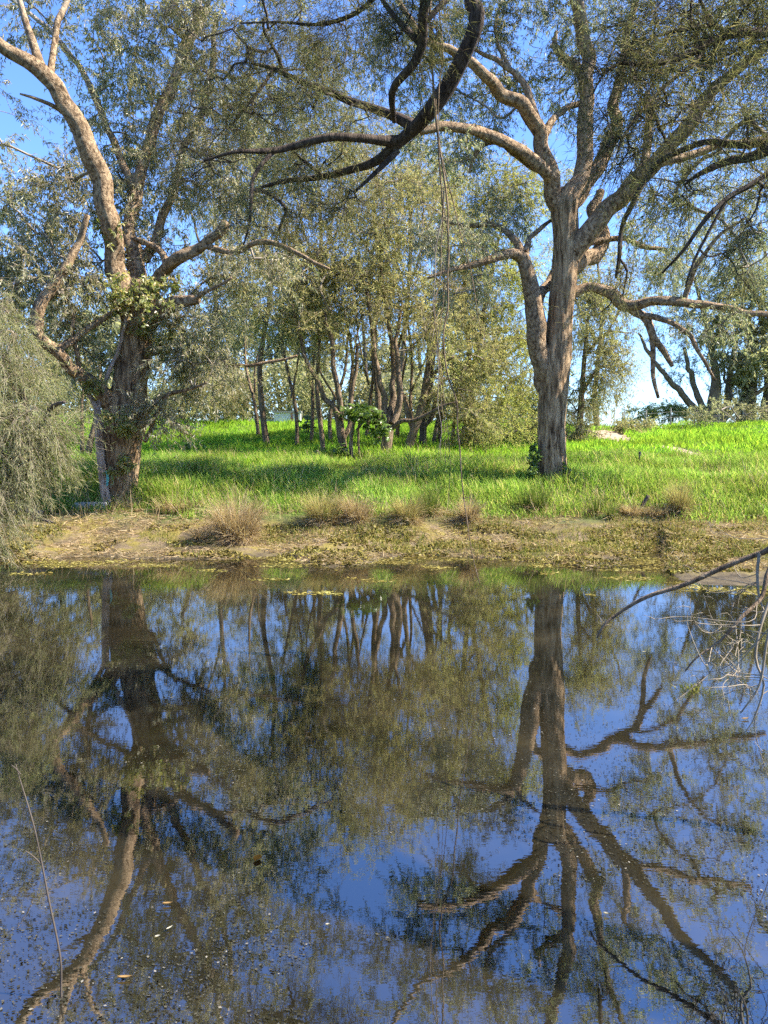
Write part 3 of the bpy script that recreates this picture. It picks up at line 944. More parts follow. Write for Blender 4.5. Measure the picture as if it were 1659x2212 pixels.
grove('grove_tree', 'thick many-stemmed tree with a low side limb bending right, mid grove', (832, 996),
      [[(832, 1010, 0, 40), (834, 970, 0, 36), (838, 930, 0, 36), (840, 900, 0, 34)],
       [(834, 915, 0, 24), (828, 850, 0, 19), (812, 790, 0, 17), (806, 720, 0, 14), (796, 650, 0, 11), (776, 580, .2, 8)],
       [(842, 905, 0, 24), (848, 850, .2, 20), (850, 780, .4, 17), (842, 700, .5, 14), (826, 620, .6, 11), (820, 520, .7, 8)],
       [(848, 915, -.1, 22), (862, 880, -.1, 22), (866, 830, 0, 19), (860, 790, 0, 17), (856, 740, .1, 12), (870, 660, .2, 8)],
       [(845, 925, -.2, 16), (866, 910, -.5, 14), (900, 905, -.8, 13), (930, 890, -1., 11), (960, 875, -1.2, 8), (990, 868, -1.4, 4)]],
      [(790, 500, .5, 90, 90, 34), (850, 620, .3, 70, 60, 20), (880, 480, .8, 90, 100, 34), (740, 600, .3, 70, 60, 16), (880, 740, -.3, 80, 40, 8), (830, 390, 1, 90, 70, 24), (930, 690, 0, 50, 50, 12)],
      'grove_bark', 'leaf_grove', 13)
grove('grove_tree', 'leaning rough-barked tree just right of the many-stemmed one, mid grove', (880, 982),
      [[(874, 1000, 0, 36), (886, 955, 0, 30), (900, 915, 0, 27), (912, 870, 0, 24), (922, 810, 0, 20), (932, 740, .1, 15), (940, 650, .2, 10)],
       [(893, 925, 0, 20), (878, 880, .2, 17), (862, 820, .4, 14), (850, 760, .6, 10)],
       [(916, 850, 0, 14), (940, 800, -.3, 11), (980, 770, -.6, 8)]],
      [(960, 560, .3, 80, 100, 30), (940, 660, 0, 60, 60, 16), (1000, 680, 0, 60, 80, 20), (920, 400, 1, 80, 70, 20)], 'grove_bark', 'leaf_grove', 14)
grove('grove_tree', 'short-trunked bushy tree partly hidden by the hanging vines', (915, 978),
      [[(915, 990, 0, 28), (913, 950, 0, 24), (916, 900, 0, 22), (928, 850, 0, 19), (935, 780, .1, 15), (946, 700, .3, 10)],
       [(914, 930, .2, 16), (935, 890, .4, 14), (950, 830, .5, 11)],
       [(930, 990, .6, 15), (942, 930, .6, 13), (952, 870, .7, 10)]],
      [(1010, 780, 0, 70, 60, 20), (970, 840, -.4, 55, 40, 11), (1010, 890, -.6, 50, 40, 12)], 'dark_bark', 'leaf_grove', 15)
grove('grove_tree', 'broad yellow-olive tree filling the space left of the forked gum trunk', (1000, 968),
      [[(985, 985, 0, 30), (1000, 955, 0, 26), (1024, 935, -.1, 22), (1040, 900, -.1, 16), (1060, 840, 0, 11)],
       [(1000, 958, .2, 22), (1010, 900, .5, 20), (1020, 820, .9, 18), (1040, 720, 1.2, 15), (1060, 600, 1.5, 12), (1080, 500, 1.8, 9)],
       [(1020, 830, .9, 12), (1080, 780, 1.2, 10), (1130, 740, 1.5, 7)],
       [(1035, 740, 1.2, 11), (1000, 660, 1.4, 9), (1010, 570, 1.5, 6)]],
      [(1060, 730, 1, 90, 80, 46), (1080, 840, 0, 95, 60, 44), (1080, 910, -.8, 90, 40, 36), (1040, 600, 1.5, 100, 90, 46), (1110, 480, 2, 110, 90, 44), (1130, 640, 1.5, 70, 80, 30), (1020, 480, 2, 80, 70, 24), (1170, 400, 2.5, 90, 50, 22), (1130, 790, .6, 60, 80, 26), (1060, 400, 2.5, 90, 50, 24)],
      'grove_bark', 'leaf_grove_green', 16)
grove('grove_tree', 'drooping olive tree behind the right gum trunk, branch tips over the sky gap', (1252, 950),
      [[(1250, 965, 0, 26), (1252, 920, 0, 22), (1256, 860, 0, 19), (1262, 780, .1, 15), (1270, 690, .3, 10)],
       [(1256, 850, 0, 13), (1290, 800, -.3, 10), (1330, 790, -.6, 6)],
       [(1262, 770, .1, 11), (1310, 720, 0, 8), (1360, 720, -.2, 4)]],
      [(1275, 700, 0, 75, 90, 46), (1305, 800, -.3, 50, 75, 40), (1330, 640, .4, 60, 50, 22), (1260, 880, 0, 50, 50, 22), (1290, 620, .5, 60, 50, 18), (1240, 560, 1, 60, 60, 16), (1340, 740, -.4, 28, 60, 10), (1250, 930, -.5, 50, 25, 12)],
      'grove_bark', 'leaf_grove', 17)
slim = np.random.default_rng(17)
for k, (x, y, x2, y2, w_, lb) in enumerate([
    (642, 968, 600, 700, 12, 'slim grove tree leaning left, leftmost of the slender stems'), (672, 962, 690, 690, 11, 'slim upright grove tree between the leaning stem and the thin grey trunk'),
    (718, 975, 752, 700, 12, 'slim grove tree rising behind the V-forked tree'), (762, 968, 742, 660, 12, 'slender pale stem between the V-forked and many-stemmed trees'),
    (790, 962, 812, 640, 11, 'slender dark stem behind the broad-leaved shrub'), (856, 960, 892, 650, 12, 'slender stem leaning right behind the many-stemmed tree'),
    (898, 965, 875, 660, 11, 'slender stem crossing behind the leaning rough-barked tree'), (948, 962, 968, 650, 13, 'slim tree just left of the vine bundle'),
    (975, 960, 1010, 640, 11, 'slim tree just right of the vine bundle'), (560, 945, 528, 700, 11, 'slim tree low on the mound left of the crest trees')]):
    st = [(x, y + 8, 0, w_ * 1.2), (x + (x2 - x) * .2 + slim.normal() * 5, y + (y2 - y) * .3, 0, w_), (x + (x2 - x) * .55 + slim.normal() * 8, y + (y2 - y) * .62, .2, w_ * .8), (x2, y2, .4, w_ * .5)]
    st2 = [(x + (x2 - x) * .3, y + (y2 - y) * .4, 0, w_ * .7), (x - (x2 - x) * .2 + slim.normal() * 12, y + (y2 - y) * .7, -.2, w_ * .5), (x - (x2 - x) * .5 + slim.normal() * 14, y + (y2 - y) * .95, -.3, w_ * .3)]
    grove('slim_tree', lb, (x, y), [st, st2], [(x2, y2 - 20, .4, 75, 60, 10), (x - (x2 - x) * .5, y2 + 10, -.3, 65, 50, 7), (x2 + slim.normal() * 40, y2 - 120, .6, 80, 60, 8)], 'grove_bark', 'leaf_grove', 80 + k, 'slender trees of the grove')
grove('tall_tree', 'tall grove tree whose crown fills the space right of the left gum', (578, 968),
      [[(578, 976, 0, 24), (566, 880, 0, 20), (562, 780, .2, 17), (582, 640, .4, 14), (574, 500, .6, 11), (592, 380, .8, 8), (600, 270, 1, 5)], [(570, 520, .6, 9), (520, 420, .8, 7), (500, 320, 1, 4)], [(580, 600, .4, 9), (640, 500, .4, 7), (680, 380, .5, 4)]],
      [(560, 330, 1, 110, 90, 28), (680, 290, .8, 100, 90, 26), (620, 430, .4, 100, 80, 22), (500, 240, 1, 90, 80, 16), (520, 470, .6, 80, 60, 14)], 'grove_bark', 'leaf_grove', 91)
grove('tall_tree', 'tall grove tree rising behind the many-stemmed one under the overhead limb', (812, 968),
      [[(812, 976, 0, 24), (818, 880, 0, 20), (806, 740, .2, 16), (822, 600, .4, 13), (808, 450, .6, 9), (826, 320, .8, 5)], [(815, 620, .4, 9), (880, 480, .5, 7), (910, 370, .6, 4)], [(810, 560, .4, 9), (750, 460, .5, 7), (730, 360, .6, 4)]],
      [(820, 310, 1, 110, 80, 28), (750, 420, .5, 90, 70, 22), (905, 370, .8, 90, 80, 26), (720, 330, .8, 80, 70, 18), (840, 450, .4, 90, 60, 18)], 'grove_bark', 'leaf_grove', 92)
grove('tall_tree', 'tall pale grove tree between the vine bundle and the forked gum', (1028, 962),
      [[(1028, 970, 0, 20), (1020, 860, 0, 17), (1010, 720, .3, 14), (1000, 560, .6, 11), (985, 430, .8, 7), (975, 350, 1, 4)]],
      [(985, 390, 1, 90, 70, 20), (1070, 370, 1.5, 90, 50, 16), (960, 470, .6, 70, 60, 12)], 'grove_bark', 'leaf_grove_green', 93)
for k, (foot, top, bl, lb) in enumerate([
    ((470, 915), (452, 330), [(450, 330, 0, 110, 110, 20), (360, 420, 0, 90, 80, 12), (520, 450, 0, 90, 80, 13), (470, 200, 0, 110, 80, 13), (560, 250, 0, 90, 70, 9)], 'tall pale tree on the crest, its crown behind the left gum'),
    ((690, 912), (680, 300), [(680, 300, 0, 110, 100, 18), (600, 400, 0, 90, 80, 12), (760, 420, 0, 90, 80, 13), (700, 180, 0, 120, 70, 12), (800, 230, 0, 90, 70, 9)], 'tall pale tree on the crest behind the centre of the grove'),
    ((870, 912), (880, 360), [(880, 360, 0, 110, 90, 18), (960, 460, 0, 90, 80, 13), (830, 500, 0, 80, 70, 9), (930, 270, 0, 90, 60, 9)], 'tall pale tree on the crest left of the vine bundle'),
    ((1290, 925), (1290, 560), [(1290, 560, 0, 70, 70, 13), (1270, 680, 0, 60, 80, 15), (1300, 800, 0, 36, 70, 12), (1260, 880, 0, 45, 40, 9), (1340, 640, 0, 60, 40, 9)], 'pale tree filling the space just right of the forked gum trunk'),
    ((1690, 916), (1640, 480), [(1630, 480, 0, 110, 90, 18), (1540, 560, 0, 100, 80, 15), (1680, 620, 0, 90, 90, 13), (1460, 620, 0, 80, 60, 10), (1560, 430, 0, 110, 70, 13), (1580, 700, 0, 100, 70, 14)], 'tall pale spreading tree at the far right skyline'),
]):
    x0, y0 = foot
    x1, y1 = top
    grove('tall_tree', lb, foot, [[(x0, y0 + 6, 0, 22), (x0 - 6, y0 - 70, 0, 18), ((x0 * 2 + x1) / 3, (y0 * 2 + y1) / 3, 0, 15), ((x0 + x1 * 2) / 3 + 10, (y0 + y1 * 2) / 3, 0, 11), (x1, y1, 0, 6)],
                                  [((x0 + x1) / 2, (y0 + y1) / 2, 0, 9), (x1 - 60, y1 + 60, 0, 6), (x1 - 80, y1 - 20, 0, 3)], [((x0 + x1) / 2, (y0 + y1) / 2 + 20, 0, 9), (x1 + 60, y1 + 80, 0, 6), (x1 + 80, y1, 0, 3)]],
          bl, 'grove_bark', 'leaf_far', 140 + k, leaf=dict(GR, nt=8, nl=18, tl=1.5, L=(.16, .26), Wd=(.03, .05)))
# trees on the left crest
for k, (foot, st, bl, lb) in enumerate([
    ((534, 918), [(534, 925, 0, 20), (522, 890, 0, 18), (505, 855, 0, 16), (486, 815, 0, 13), (470, 760, 0, 9)], [(460, 760, 0, 70, 60, 20), (500, 680, 1, 80, 60, 22), (430, 840, 0, 60, 40, 12)], 'dark tree leaning left on the crest of the grassy mound'),
    ((587, 918), [(588, 925, 0, 19), (574, 890, 0, 17), (556, 858, 0, 15), (532, 830, 0, 13), (510, 790, .2, 9)], [(500, 790, 0, 60, 50, 14), (540, 700, 1, 80, 70, 24), (470, 600, 2, 80, 70, 22)], 'bent brown tree on the mound crest, left of the white wall'),
    ((613, 916), [(613, 922, 0, 16), (606, 880, 0, 14), (598, 840, 0, 12), (586, 790, 0, 10), (578, 720, 0, 7)], [(570, 680, 0, 70, 60, 20), (600, 600, 1, 80, 60, 20)], 'slim straight tree in front of the left end of the white wall'),
    ((628, 915), [(629, 921, 0, 16), (625, 880, 0, 14), (620, 830, 0, 12), (608, 770, 0, 10), (612, 690, .2, 7)], [(620, 670, .5, 70, 60, 18), (660, 620, 1.5, 60, 60, 14)], 'slim curved tree in front of the middle of the white wall'),
    ((656, 914), [(657, 920, 0, 20), (655, 880, 0, 18), (652, 830, 0, 15), (640, 760, 0, 11), (650, 680, .2, 7)], [(650, 660, .5, 70, 60, 18), (700, 780, .5, 50, 40, 10)], 'dark-trunked tree at the right end of the white wall'),
    ((683, 914), [(684, 920, 0, 16), (682, 870, 0, 14), (676, 800, 0, 11), (690, 720, 0, 8)], [(720, 640, 1, 70, 70, 16), (740, 780, 1.5, 60, 40, 10)], 'far tree on the crest behind the thin grey trunk'),
    ((792, 912), [(792, 920, 0, 19), (793, 870, 0, 17), (790, 800, 0, 14), (786, 730, 0, 11), (780, 660, 0, 8)], [(790, 640, 0, 70, 60, 18), (830, 560, 1, 80, 60, 18), (800, 860, 1, 50, 30, 9)], 'straight far tree on the crest behind the broad-leaved shrub'),
    ((905, 912), [(905, 920, 0, 17), (903, 870, 0, 15), (908, 800, 0, 12), (900, 720, 0, 8)], [(900, 700, 0, 70, 50, 16), (940, 800, 0, 60, 60, 18), (860, 850, 1, 50, 30, 9)], 'far tree on the crest seen through the leaning grove trunks'),
]):
    grove('crest_tree', lb, foot, [st], bl, 'dark_bark' if k % 2 == 0 else 'grove_bark', 'leaf_far', 30 + k, 'trees along the crest of the mound', leaf=dict(GR, nl=18, L=(.13, .22), Wd=(.03, .05)))
grove('grove_tree', 'pale twin trunks standing between the weeping shrub and the left gum', (186, 988),
      [[(190, 998, 0, 24), (194, 960, 0, 20), (204, 920, 0, 18), (214, 860, 0, 14), (216, 780, 0, 10)],
       [(180, 998, .2, 16), (178, 960, .2, 14), (176, 900, .3, 11), (180, 820, .4, 8)]],
      [(150, 800, 0, 60, 40, 12), (90, 780, 1, 70, 60, 18), (160, 880, .4, 35, 25, 5)], 'grove_bark', 'leaf_grove', 18)
grove('grove_tree', 'dark bushy tree right behind the left gum trunk above the mound', (400, 920),
      [[(400, 926, 0, 24), (392, 880, 0, 20), (400, 830, 0, 16), (380, 760, 0, 11)], [(396, 860, 0, 12), (440, 820, 0, 9), (480, 790, .2, 6)]],
      [(380, 770, 0, 80, 60, 26), (440, 840, -.4, 80, 45, 28), (340, 860, 0, 50, 40, 14), (470, 870, -.6, 60, 25, 14), (400, 680, 1, 90, 60, 22), (540, 850, 0, 50, 30, 10)], 'dark_bark', 'leaf_grove', 19, leaf=dict(GR, nl=18, L=(.12, .2), Wd=(.028, .046)))
# right field edge
grove('field_tree', 'large dark tree with trunks fanning from one base on the right skyline', (1540, 916),
      [[(1540, 924, 0, 62), (1540, 905, 0, 54), (1543, 870, 0, 46), (1546, 820, 0, 30), (1538, 760, .2, 20), (1520, 680, .5, 14), (1500, 600, .8, 9)],
       [(1520, 918, 0, 26), (1500, 885, -.1, 23), (1472, 850, -.3, 20), (1440, 815, -.5, 16), (1400, 760, -.7, 12), (1380, 720, -.8, 7)],
       [(1530, 905, 0, 24), (1508, 860, .2, 20), (1492, 810, .4, 16), (1476, 750, .6, 11)],
       [(1555, 915, 0, 28), (1570, 870, 0, 24), (1578, 810, .2, 19), (1590, 730, .4, 13)],
       [(1560, 912, 0, 20), (1590, 880, -.3, 17), (1625, 855, -.6, 14), (1660, 830, -.8, 10)]],
      [(1500, 640, .5, 110, 90, 46), (1440, 700, 0, 60, 60, 20), (1390, 560, .5, 70, 50, 22), (1470, 540, 1, 90, 60, 28), (1620, 470, 1.5, 120, 80, 30), (1470, 440, 1.5, 90, 60, 18), (1620, 620, .2, 110, 60, 22), (1590, 850, .3, 70, 30, 12), (1480, 780, .5, 60, 40, 14), (1590, 680, .3, 110, 80, 40), (1560, 780, 0, 80, 50, 20), (1640, 780, 0, 80, 70, 26), (1550, 540, 1.5, 120, 80, 34), (1470, 800, .2, 40, 30, 6), (1420, 610, 0, 60, 50, 14)],
      'grove_bark', 'leaf_far', 41, 'trees on the right skyline', leaf=dict(GR, nl=18, L=(.13, .22), Wd=(.03, .05)))
grove('field_tree', 'dark tree with low crooked limb at the right edge of the skyline', (1655, 914),
      [[(1655, 924, 0, 46), (1656, 880, 0, 36), (1660, 820, 0, 26), (1650, 740, .3, 18), (1640, 650, .6, 11)],
       [(1645, 915, -.2, 18), (1620, 905, -.4, 14), (1595, 880, -.5, 12), (1570, 830, -.7, 9), (1560, 790, -.8, 5)],
       [(1662, 860, 0, 18), (1700, 800, -.2, 14), (1740, 740, -.4, 9)]],
      [(1660, 640, .5, 90, 80, 26), (1720, 740, 0, 90, 80, 26), (1620, 820, -.3, 60, 50, 16), (1690, 560, 1, 100, 80, 26)], 'dark_bark', 'leaf_far', 42, 'trees on the right skyline', leaf=dict(GR, nl=18, L=(.13, .22), Wd=(.03, .05)))
grove('field_tree', 'stout dark tree stump-trunked between the two skyline trees', (1603, 915),
      [[(1603, 922, 1, 40), (1602, 890, 1, 34), (1608, 850, 1, 24), (1622, 800, 1.2, 16), (1630, 730, 1.4, 10)]],
      [(1620, 740, 1.5, 70, 60, 18), (1600, 840, 1, 60, 40, 14)], 'dark_bark', 'leaf_far', 43, 'trees on the right skyline', leaf=dict(GR, nl=18, L=(.13, .22), Wd=(.03, .05)))
for k, (foot, bl, lm, lb, g0) in enumerate([
    ((1390, 915), [(1385, 893, 0, 45, 18, 24), (1430, 888, 0, 40, 20, 22), (1370, 912, -1, 35, 10, 10)], 'leaf_grove_green', 'rounded olive bush in the sky gap beside the right gum', 1),
    ((1450, 912), [(1450, 888, 0, 35, 18, 22), (1490, 892, .5, 36, 16, 16)], 'leaf_bright', 'bright green bush left of the fanning skyline tree', 2),
    ((1345, 940), [(1345, 922, 0, 28, 12, 10), (1380, 920, .5, 30, 10, 9)], 'leaf_grove', 'low straggly olive bush beside the dirt path', 3),
    ((1130, 950), [(1120, 925, 0, 60, 24, 22), (1060, 935, -.5, 50, 18, 14), (1230, 935, 0, 50, 16, 12)], 'leaf_grove', 'olive undergrowth bush left of the right gum trunk', 4),
    ((1590, 930), [(1560, 890, 2, 90, 20, 26), (1640, 890, 2, 60, 22, 16)], 'leaf_far', 'grey-olive thicket under the right skyline trees', 5),
]):
    grove('bush', lb, foot, [[(foot[0], foot[1] + 6, 0, 6), (foot[0] + 3, foot[1] - 8, 0, 5), (foot[0] - 4, foot[1] - 22, 0, 3)]], bl, 'grove_bark', lm, 60 + k, 'bushes along the field edge', cat='bush', leaf=dict(GR, nl=18, tl=.7, L=(.12, .2), Wd=(.03, .05)))
# distant trees closing the horizon behind everything
far_spots = [(-26, 62), (-19, 58), (-12.5, 64), (-6, 60), (0.5, 66), (7, 61), (28, 60), (34, 64), (-33, 60)]
far_side = ['outermost left', 'far left', 'left of the mound middle', 'behind the white wall', 'behind the mid grove', 'behind the yellow-olive tree', 'behind the fanning skyline tree', 'far right', 'extreme left']
fr = np.random.default_rng(5)
proto = []
for k, (fx, fy) in enumerate(far_spots):
    base = np.array([fx, fy, float(ground_z(fx, fy))])
    hgt = 9 + 3 * fr.random()
    if k < 3:
        rows = np.array([[fx, fy, base[2] - .2, .32], [fx + .2, fy, base[2] + hgt * .3, .24], [fx - .2, fy, base[2] + hgt * .6, .14], [fx, fy, base[2] + hgt * .85, .06]])
        rr = np.random.default_rng(70 + k)
        root = thing('distant_tree', 'distant grey-olive tree on the horizon, ' + far_side[k], 'tree', base, 'distant trees on the horizon')
        Q = spline(rows, .3)
        V, F, Cp = tube(Q, 9, k, .08, .08)
        tr_ = obj('trunk', mesh('trunk', V - base, F, M['dark_bark'], True, Cp), root)
        n = 150
        u = nrm(rr.normal(size=(n, 3))) * rr.random((n, 1)) ** .4
        C = base + np.array([0, 0, hgt * .62]) + u * np.array([3.4, 3.0, hgt * .36])
        tw = attach(Q[5:, :3], Q[5:, 3], C, rr, tip=.012, expo=.45, step=1.2)
        g = Geo()
        for q in tw:
            add_tube(g, q, 4)
        SV, SF, LV, LF = foliage(C, nrm(u), rr, nt=6, nl=12, tl=.9, L=(.25, .4), Wd=(.08, .13), droop=.3, hang=.5, spread=.7, along=.4, tr=.008)
        g.add(SV, SF)
        o2 = obj('twigs', g.mesh('twigs', M['twig'], base), root, kind='stuff')
        o3 = obj('crown', mesh('crown', LV - base, LF, M['leaf_far']), root, kind='stuff')
        proto.append((root, [tr_, o2, o3]))
    else:
        src, parts = proto[k % 3]
        r = src.copy()
        COL.objects.link(r)
        r.location = base
        r.rotation_euler.z = fr.random() * 6.28
        s = .85 + .35 * fr.random()
        r.scale = (s, s, s)
        r['label'] = 'distant grey-olive tree on the horizon, ' + far_side[k]
        for p_ in parts:
            c_ = p_.copy()
            COL.objects.link(c_)
            c_.parent = r

fw = np.random.default_rng(8)
n = 42000
x = -34 + 46 * fw.random(n)
topz = 2.6 + 3.4 * n2(x, x * 0, 3.1, 61) + 1.6 * n2(x, x * 0, .9, 62)
y = 50 + 4 * fw.random(n)
z = 2.3 + (topz - .6) * fw.random(n) ** .8
q = np.stack([x, y, z], -1)
D = nrm(fw.normal(size=(n, 3)) + [0, 0, -.3])
V, F = diamonds(q, D, .25 + .25 * fw.random(n), .08 + .08 * fw.random(n), fw, .2)
obj('far_thicket', mesh('far_thicket', V, F, M['leaf_far']), None, 'far-off olive thicket behind the mound reading as one mass', 'thicket', None, 'stuff')

# --- the fine-leaved tree leaning out overhead from the near bank
B = np.array([5.2, 1.2, 0.])
B[2] = float(ground_z(5.2, 1.2))
Od = 7.6


def O(*p):
    return [(x, y, Y_, wd) for (x, y, Y_, wd) in p]


TR = np.array([[5.2, 1.2, B[2] - .2, .30], [5.1, 1.5, 1.6, .24], [4.7, 2.4, 3.4, .22], [4.0, 3.6, 5.2, .20], [3.2, 4.8, 6.6, .17], [2.6, 5.8, 7.6, .15]])
top = TR[-1]
L1 = np.vstack([[TR[-2]], [[2.2, 6.6, 7.8, .15]], limb_rows(O((1060, -60, 7.4, 31.6), (1035, 40, 7.5, 30.2), (1010, 110, 7.6, 28.9), (985, 178, 7.7, 28.9), (950, 225, 7.8, 28.9), (900, 275, 8.0, 26.0), (850, 318, 8.1, 22.0), (800, 352, 8.2, 17.2), (740, 376, 8.4, 14.4), (680, 384, 8.5, 12.3), (625, 390, 8.6, 10.3), (575, 402, 8.7, 6.9), (540, 415, 8.8, 4.1)))])
RT = np.array([[4.7, 2.4, 3.4, .16], [4.2, 3.6, 4.6, .12]])
tree('overhanging_tree', 'dark fibrous-barked feathery tree arching over the pond from the near bank', 'tree', B, [
    TR, L1,
    O((905, 275, 8.0, 30), (860, 258, 8.1, 22), (820, 243, 8.2, 18), (760, 222, 8.4, 16), (700, 196, 8.6, 14), (640, 172, 8.8, 12), (590, 152, 8.9, 9), (545, 138, 9.0, 5)),
    O((590, 155, 8.9, 9), (562, 195, 8.8, 7), (535, 228, 8.8, 6), (500, 270, 8.7, 4)),
    O((868, 305, 8.1, 26), (830, 308, 8.0, 20), (780, 304, 7.9, 17), (720, 300, 7.8, 16), (660, 308, 7.8, 15), (610, 322, 7.8, 13), (560, 328, 7.7, 10), (500, 330, 7.6, 7), (440, 345, 7.6, 4)),
    O((590, 325, 7.8, 11), (568, 350, 7.7, 9), (545, 385, 7.6, 8), (541, 430, 7.5, 7), (538, 480, 7.5, 5), (525, 530, 7.5, 3)),
    O((700, 384, 8.5, 8), (660, 345, 8.3, 7), (620, 310, 8.2, 5)),
    O((545, 412, 8.8, 9), (575, 415, 8.6, 8), (615, 450, 8.5, 7), (600, 500, 8.5, 4)),
    O((860, 325, 8.1, 13), (800, 385, 8.0, 8), (765, 415, 8.0, 5)),
    np.vstack([[[2.6, 5.8, 7.6, .12]], limb_rows(O((960, -90, 6.6, 24), (912, 0, 6.7, 22), (905, 95, 6.9, 20), (880, 150, 7.0, 18), (846, 200, 7.2, 15), (852, 262, 7.5, 9)))]),
    O((905, 92, 6.9, 16), (870, 60, 7.0, 13), (840, 25, 7.0, 11), (815, -20, 7.1, 8)),
    O((905, 60, 6.8, 12), (940, 20, 6.8, 13), (1000, -40, 6.9, 12)),
    O((830, -30, 7.2, 12), (790, 12, 7.3, 10), (740, 38, 7.4, 9), (680, 52, 7.5, 7), (600, 48, 7.6, 5), (520, 50, 7.8, 3)),
    O((570, 40, 8.6, 5), (572, 70, 8.7, 6), (600, 120, 8.8, 7), (610, 155, 8.9, 8)),
    np.vstack([RT, limb_rows(O((1740, 40, 6.4, 26), (1660, 66, 6.2, 20), (1590, 72, 6.1, 18), (1540, 90, 6.0, 17), (1490, 112, 5.9, 15), (1440, 130, 5.8, 12), (1390, 138, 5.7, 10), (1340, 136, 5.6, 8), (1300, 165, 5.5, 5), (1280, 205, 5.5, 3)))]),
    O((1530, 92, 6.0, 12), (1500, 135, 5.9, 10), (1450, 175, 5.8, 8), (1400, 225, 5.7, 7), (1350, 290, 5.6, 5), (1330, 340, 5.6, 3)),
    O((1600, 74, 6.1, 11), (1548, 58, 6.2, 9), (1520, 18, 6.3, 8), (1500, -30, 6.3, 6)),
    O((1500, 60, 6.0, 8), (1440, 70, 5.9, 6), (1380, 95, 5.9, 4)),
    np.vstack([RT, limb_rows(O((1780, 280, 6.2, 30), (1690, 310, 6.2, 26), (1630, 340, 6.2, 20), (1570, 352, 6.2, 16), (1510, 378, 6.2, 9), (1480, 400, 6.2, 4)))]),
    np.vstack([RT, limb_rows(O((1760, 300, 6.9, 22), (1680, 300, 7.0, 18), (1600, 312, 7.1, 15), (1540, 305, 7.2, 13), (1490, 318, 7.3, 12), (1430, 345, 7.4, 12), (1395, 385, 7.5, 12), (1365, 440, 7.5, 10), (1345, 490, 7.6, 9), (1338, 560, 7.6, 8), (1330, 600, 7.6, 5)))]),
    O((1340, 560, 7.6, 6), (1355, 585, 7.6, 5), (1345, 640, 7.6, 3)),
    np.vstack([RT, limb_rows(O((1740, 330, 5.6, 16), (1680, 355, 5.6, 13), (1620, 395, 5.6, 12), (1570, 425, 5.6, 11), (1520, 475, 5.6, 9), (1475, 540, 5.7, 7), (1430, 590, 5.8, 4)))]),
    O((1570, 428, 5.6, 8), (1535, 490, 5.6, 7), (1500, 560, 5.6, 6), (1480, 620, 5.6, 4)),
    O((1410, 225, 5.7, 6), (1425, 275, 5.7, 6), (1450, 320, 5.8, 4)),
], [
    (480, 170, 9.0, 120, 70, 40), (600, 90, 8.9, 110, 60, 38), (560, 260, 8.7, 110, 60, 42), (700, 130, 8.6, 90, 60, 32), (460, 350, 7.9, 110, 60, 36), (640, 230, 8.3, 80, 50, 26), (740, 40, 7.6, 110, 50, 34),
    (850, 90, 7.2, 70, 60, 24), (770, 270, 8.2, 70, 40, 18), (620, 440, 8.4, 90, 50, 26), (540, 480, 7.6, 60, 50, 16), (760, 430, 8.1, 70, 35, 16), (680, 350, 8.2, 80, 35, 20), (900, 20, 6.9, 90, 50, 22), (400, 260, 8.4, 80, 80, 22), (380, 60, 8.6, 90, 60, 14),
    (1420, 70, 5.9, 150, 70, 40), (1560, 40, 6.1, 120, 70, 36), (1360, 190, 5.6, 120, 80, 21), (1470, 190, 5.8, 120, 80, 19), (1400, 290, 5.6, 120, 70, 16), (1620, 150, 6.1, 90, 80, 26), (1310, 110, 5.7, 80, 80, 18), (1560, 260, 6.1, 100, 60, 18), (1660, 20, 6.3, 90, 70, 24),
    (1640, 430, 5.7, 70, 60, 16), (1520, 420, 6.2, 60, 50, 12), (1340, 330, 5.7, 50, 40, 16), (1600, 540, 5.7, 70, 70, 12), (1440, 400, 6.6, 50, 40, 8), (1340, 600, 7.6, 35, 50, 9), (1310, 660, 7.6, 40, 40, 7), (1720, 200, 6.2, 90, 120, 24),
    (960, -120, 6.8, 300, 80, 40), (1500, -120, 6.0, 280, 80, 40), (600, -100, 8.4, 260, 70, 30),
], M['paper_bark'], M['twig_dark'], M['needle_dark'], 505, trunk_sides=16, rough=.18, ridge=.26, density=.66,
    leaf=dict(nt=7, nl=14, tl=.38, L=(.06, .13), Wd=(.003, .005), droop=.35, hang=.35, spread=.55, along=.7, tr=.0026, rod=True), att=dict(tip=.0034, expo=.52, step=.2, wob=.14, sag=.1))

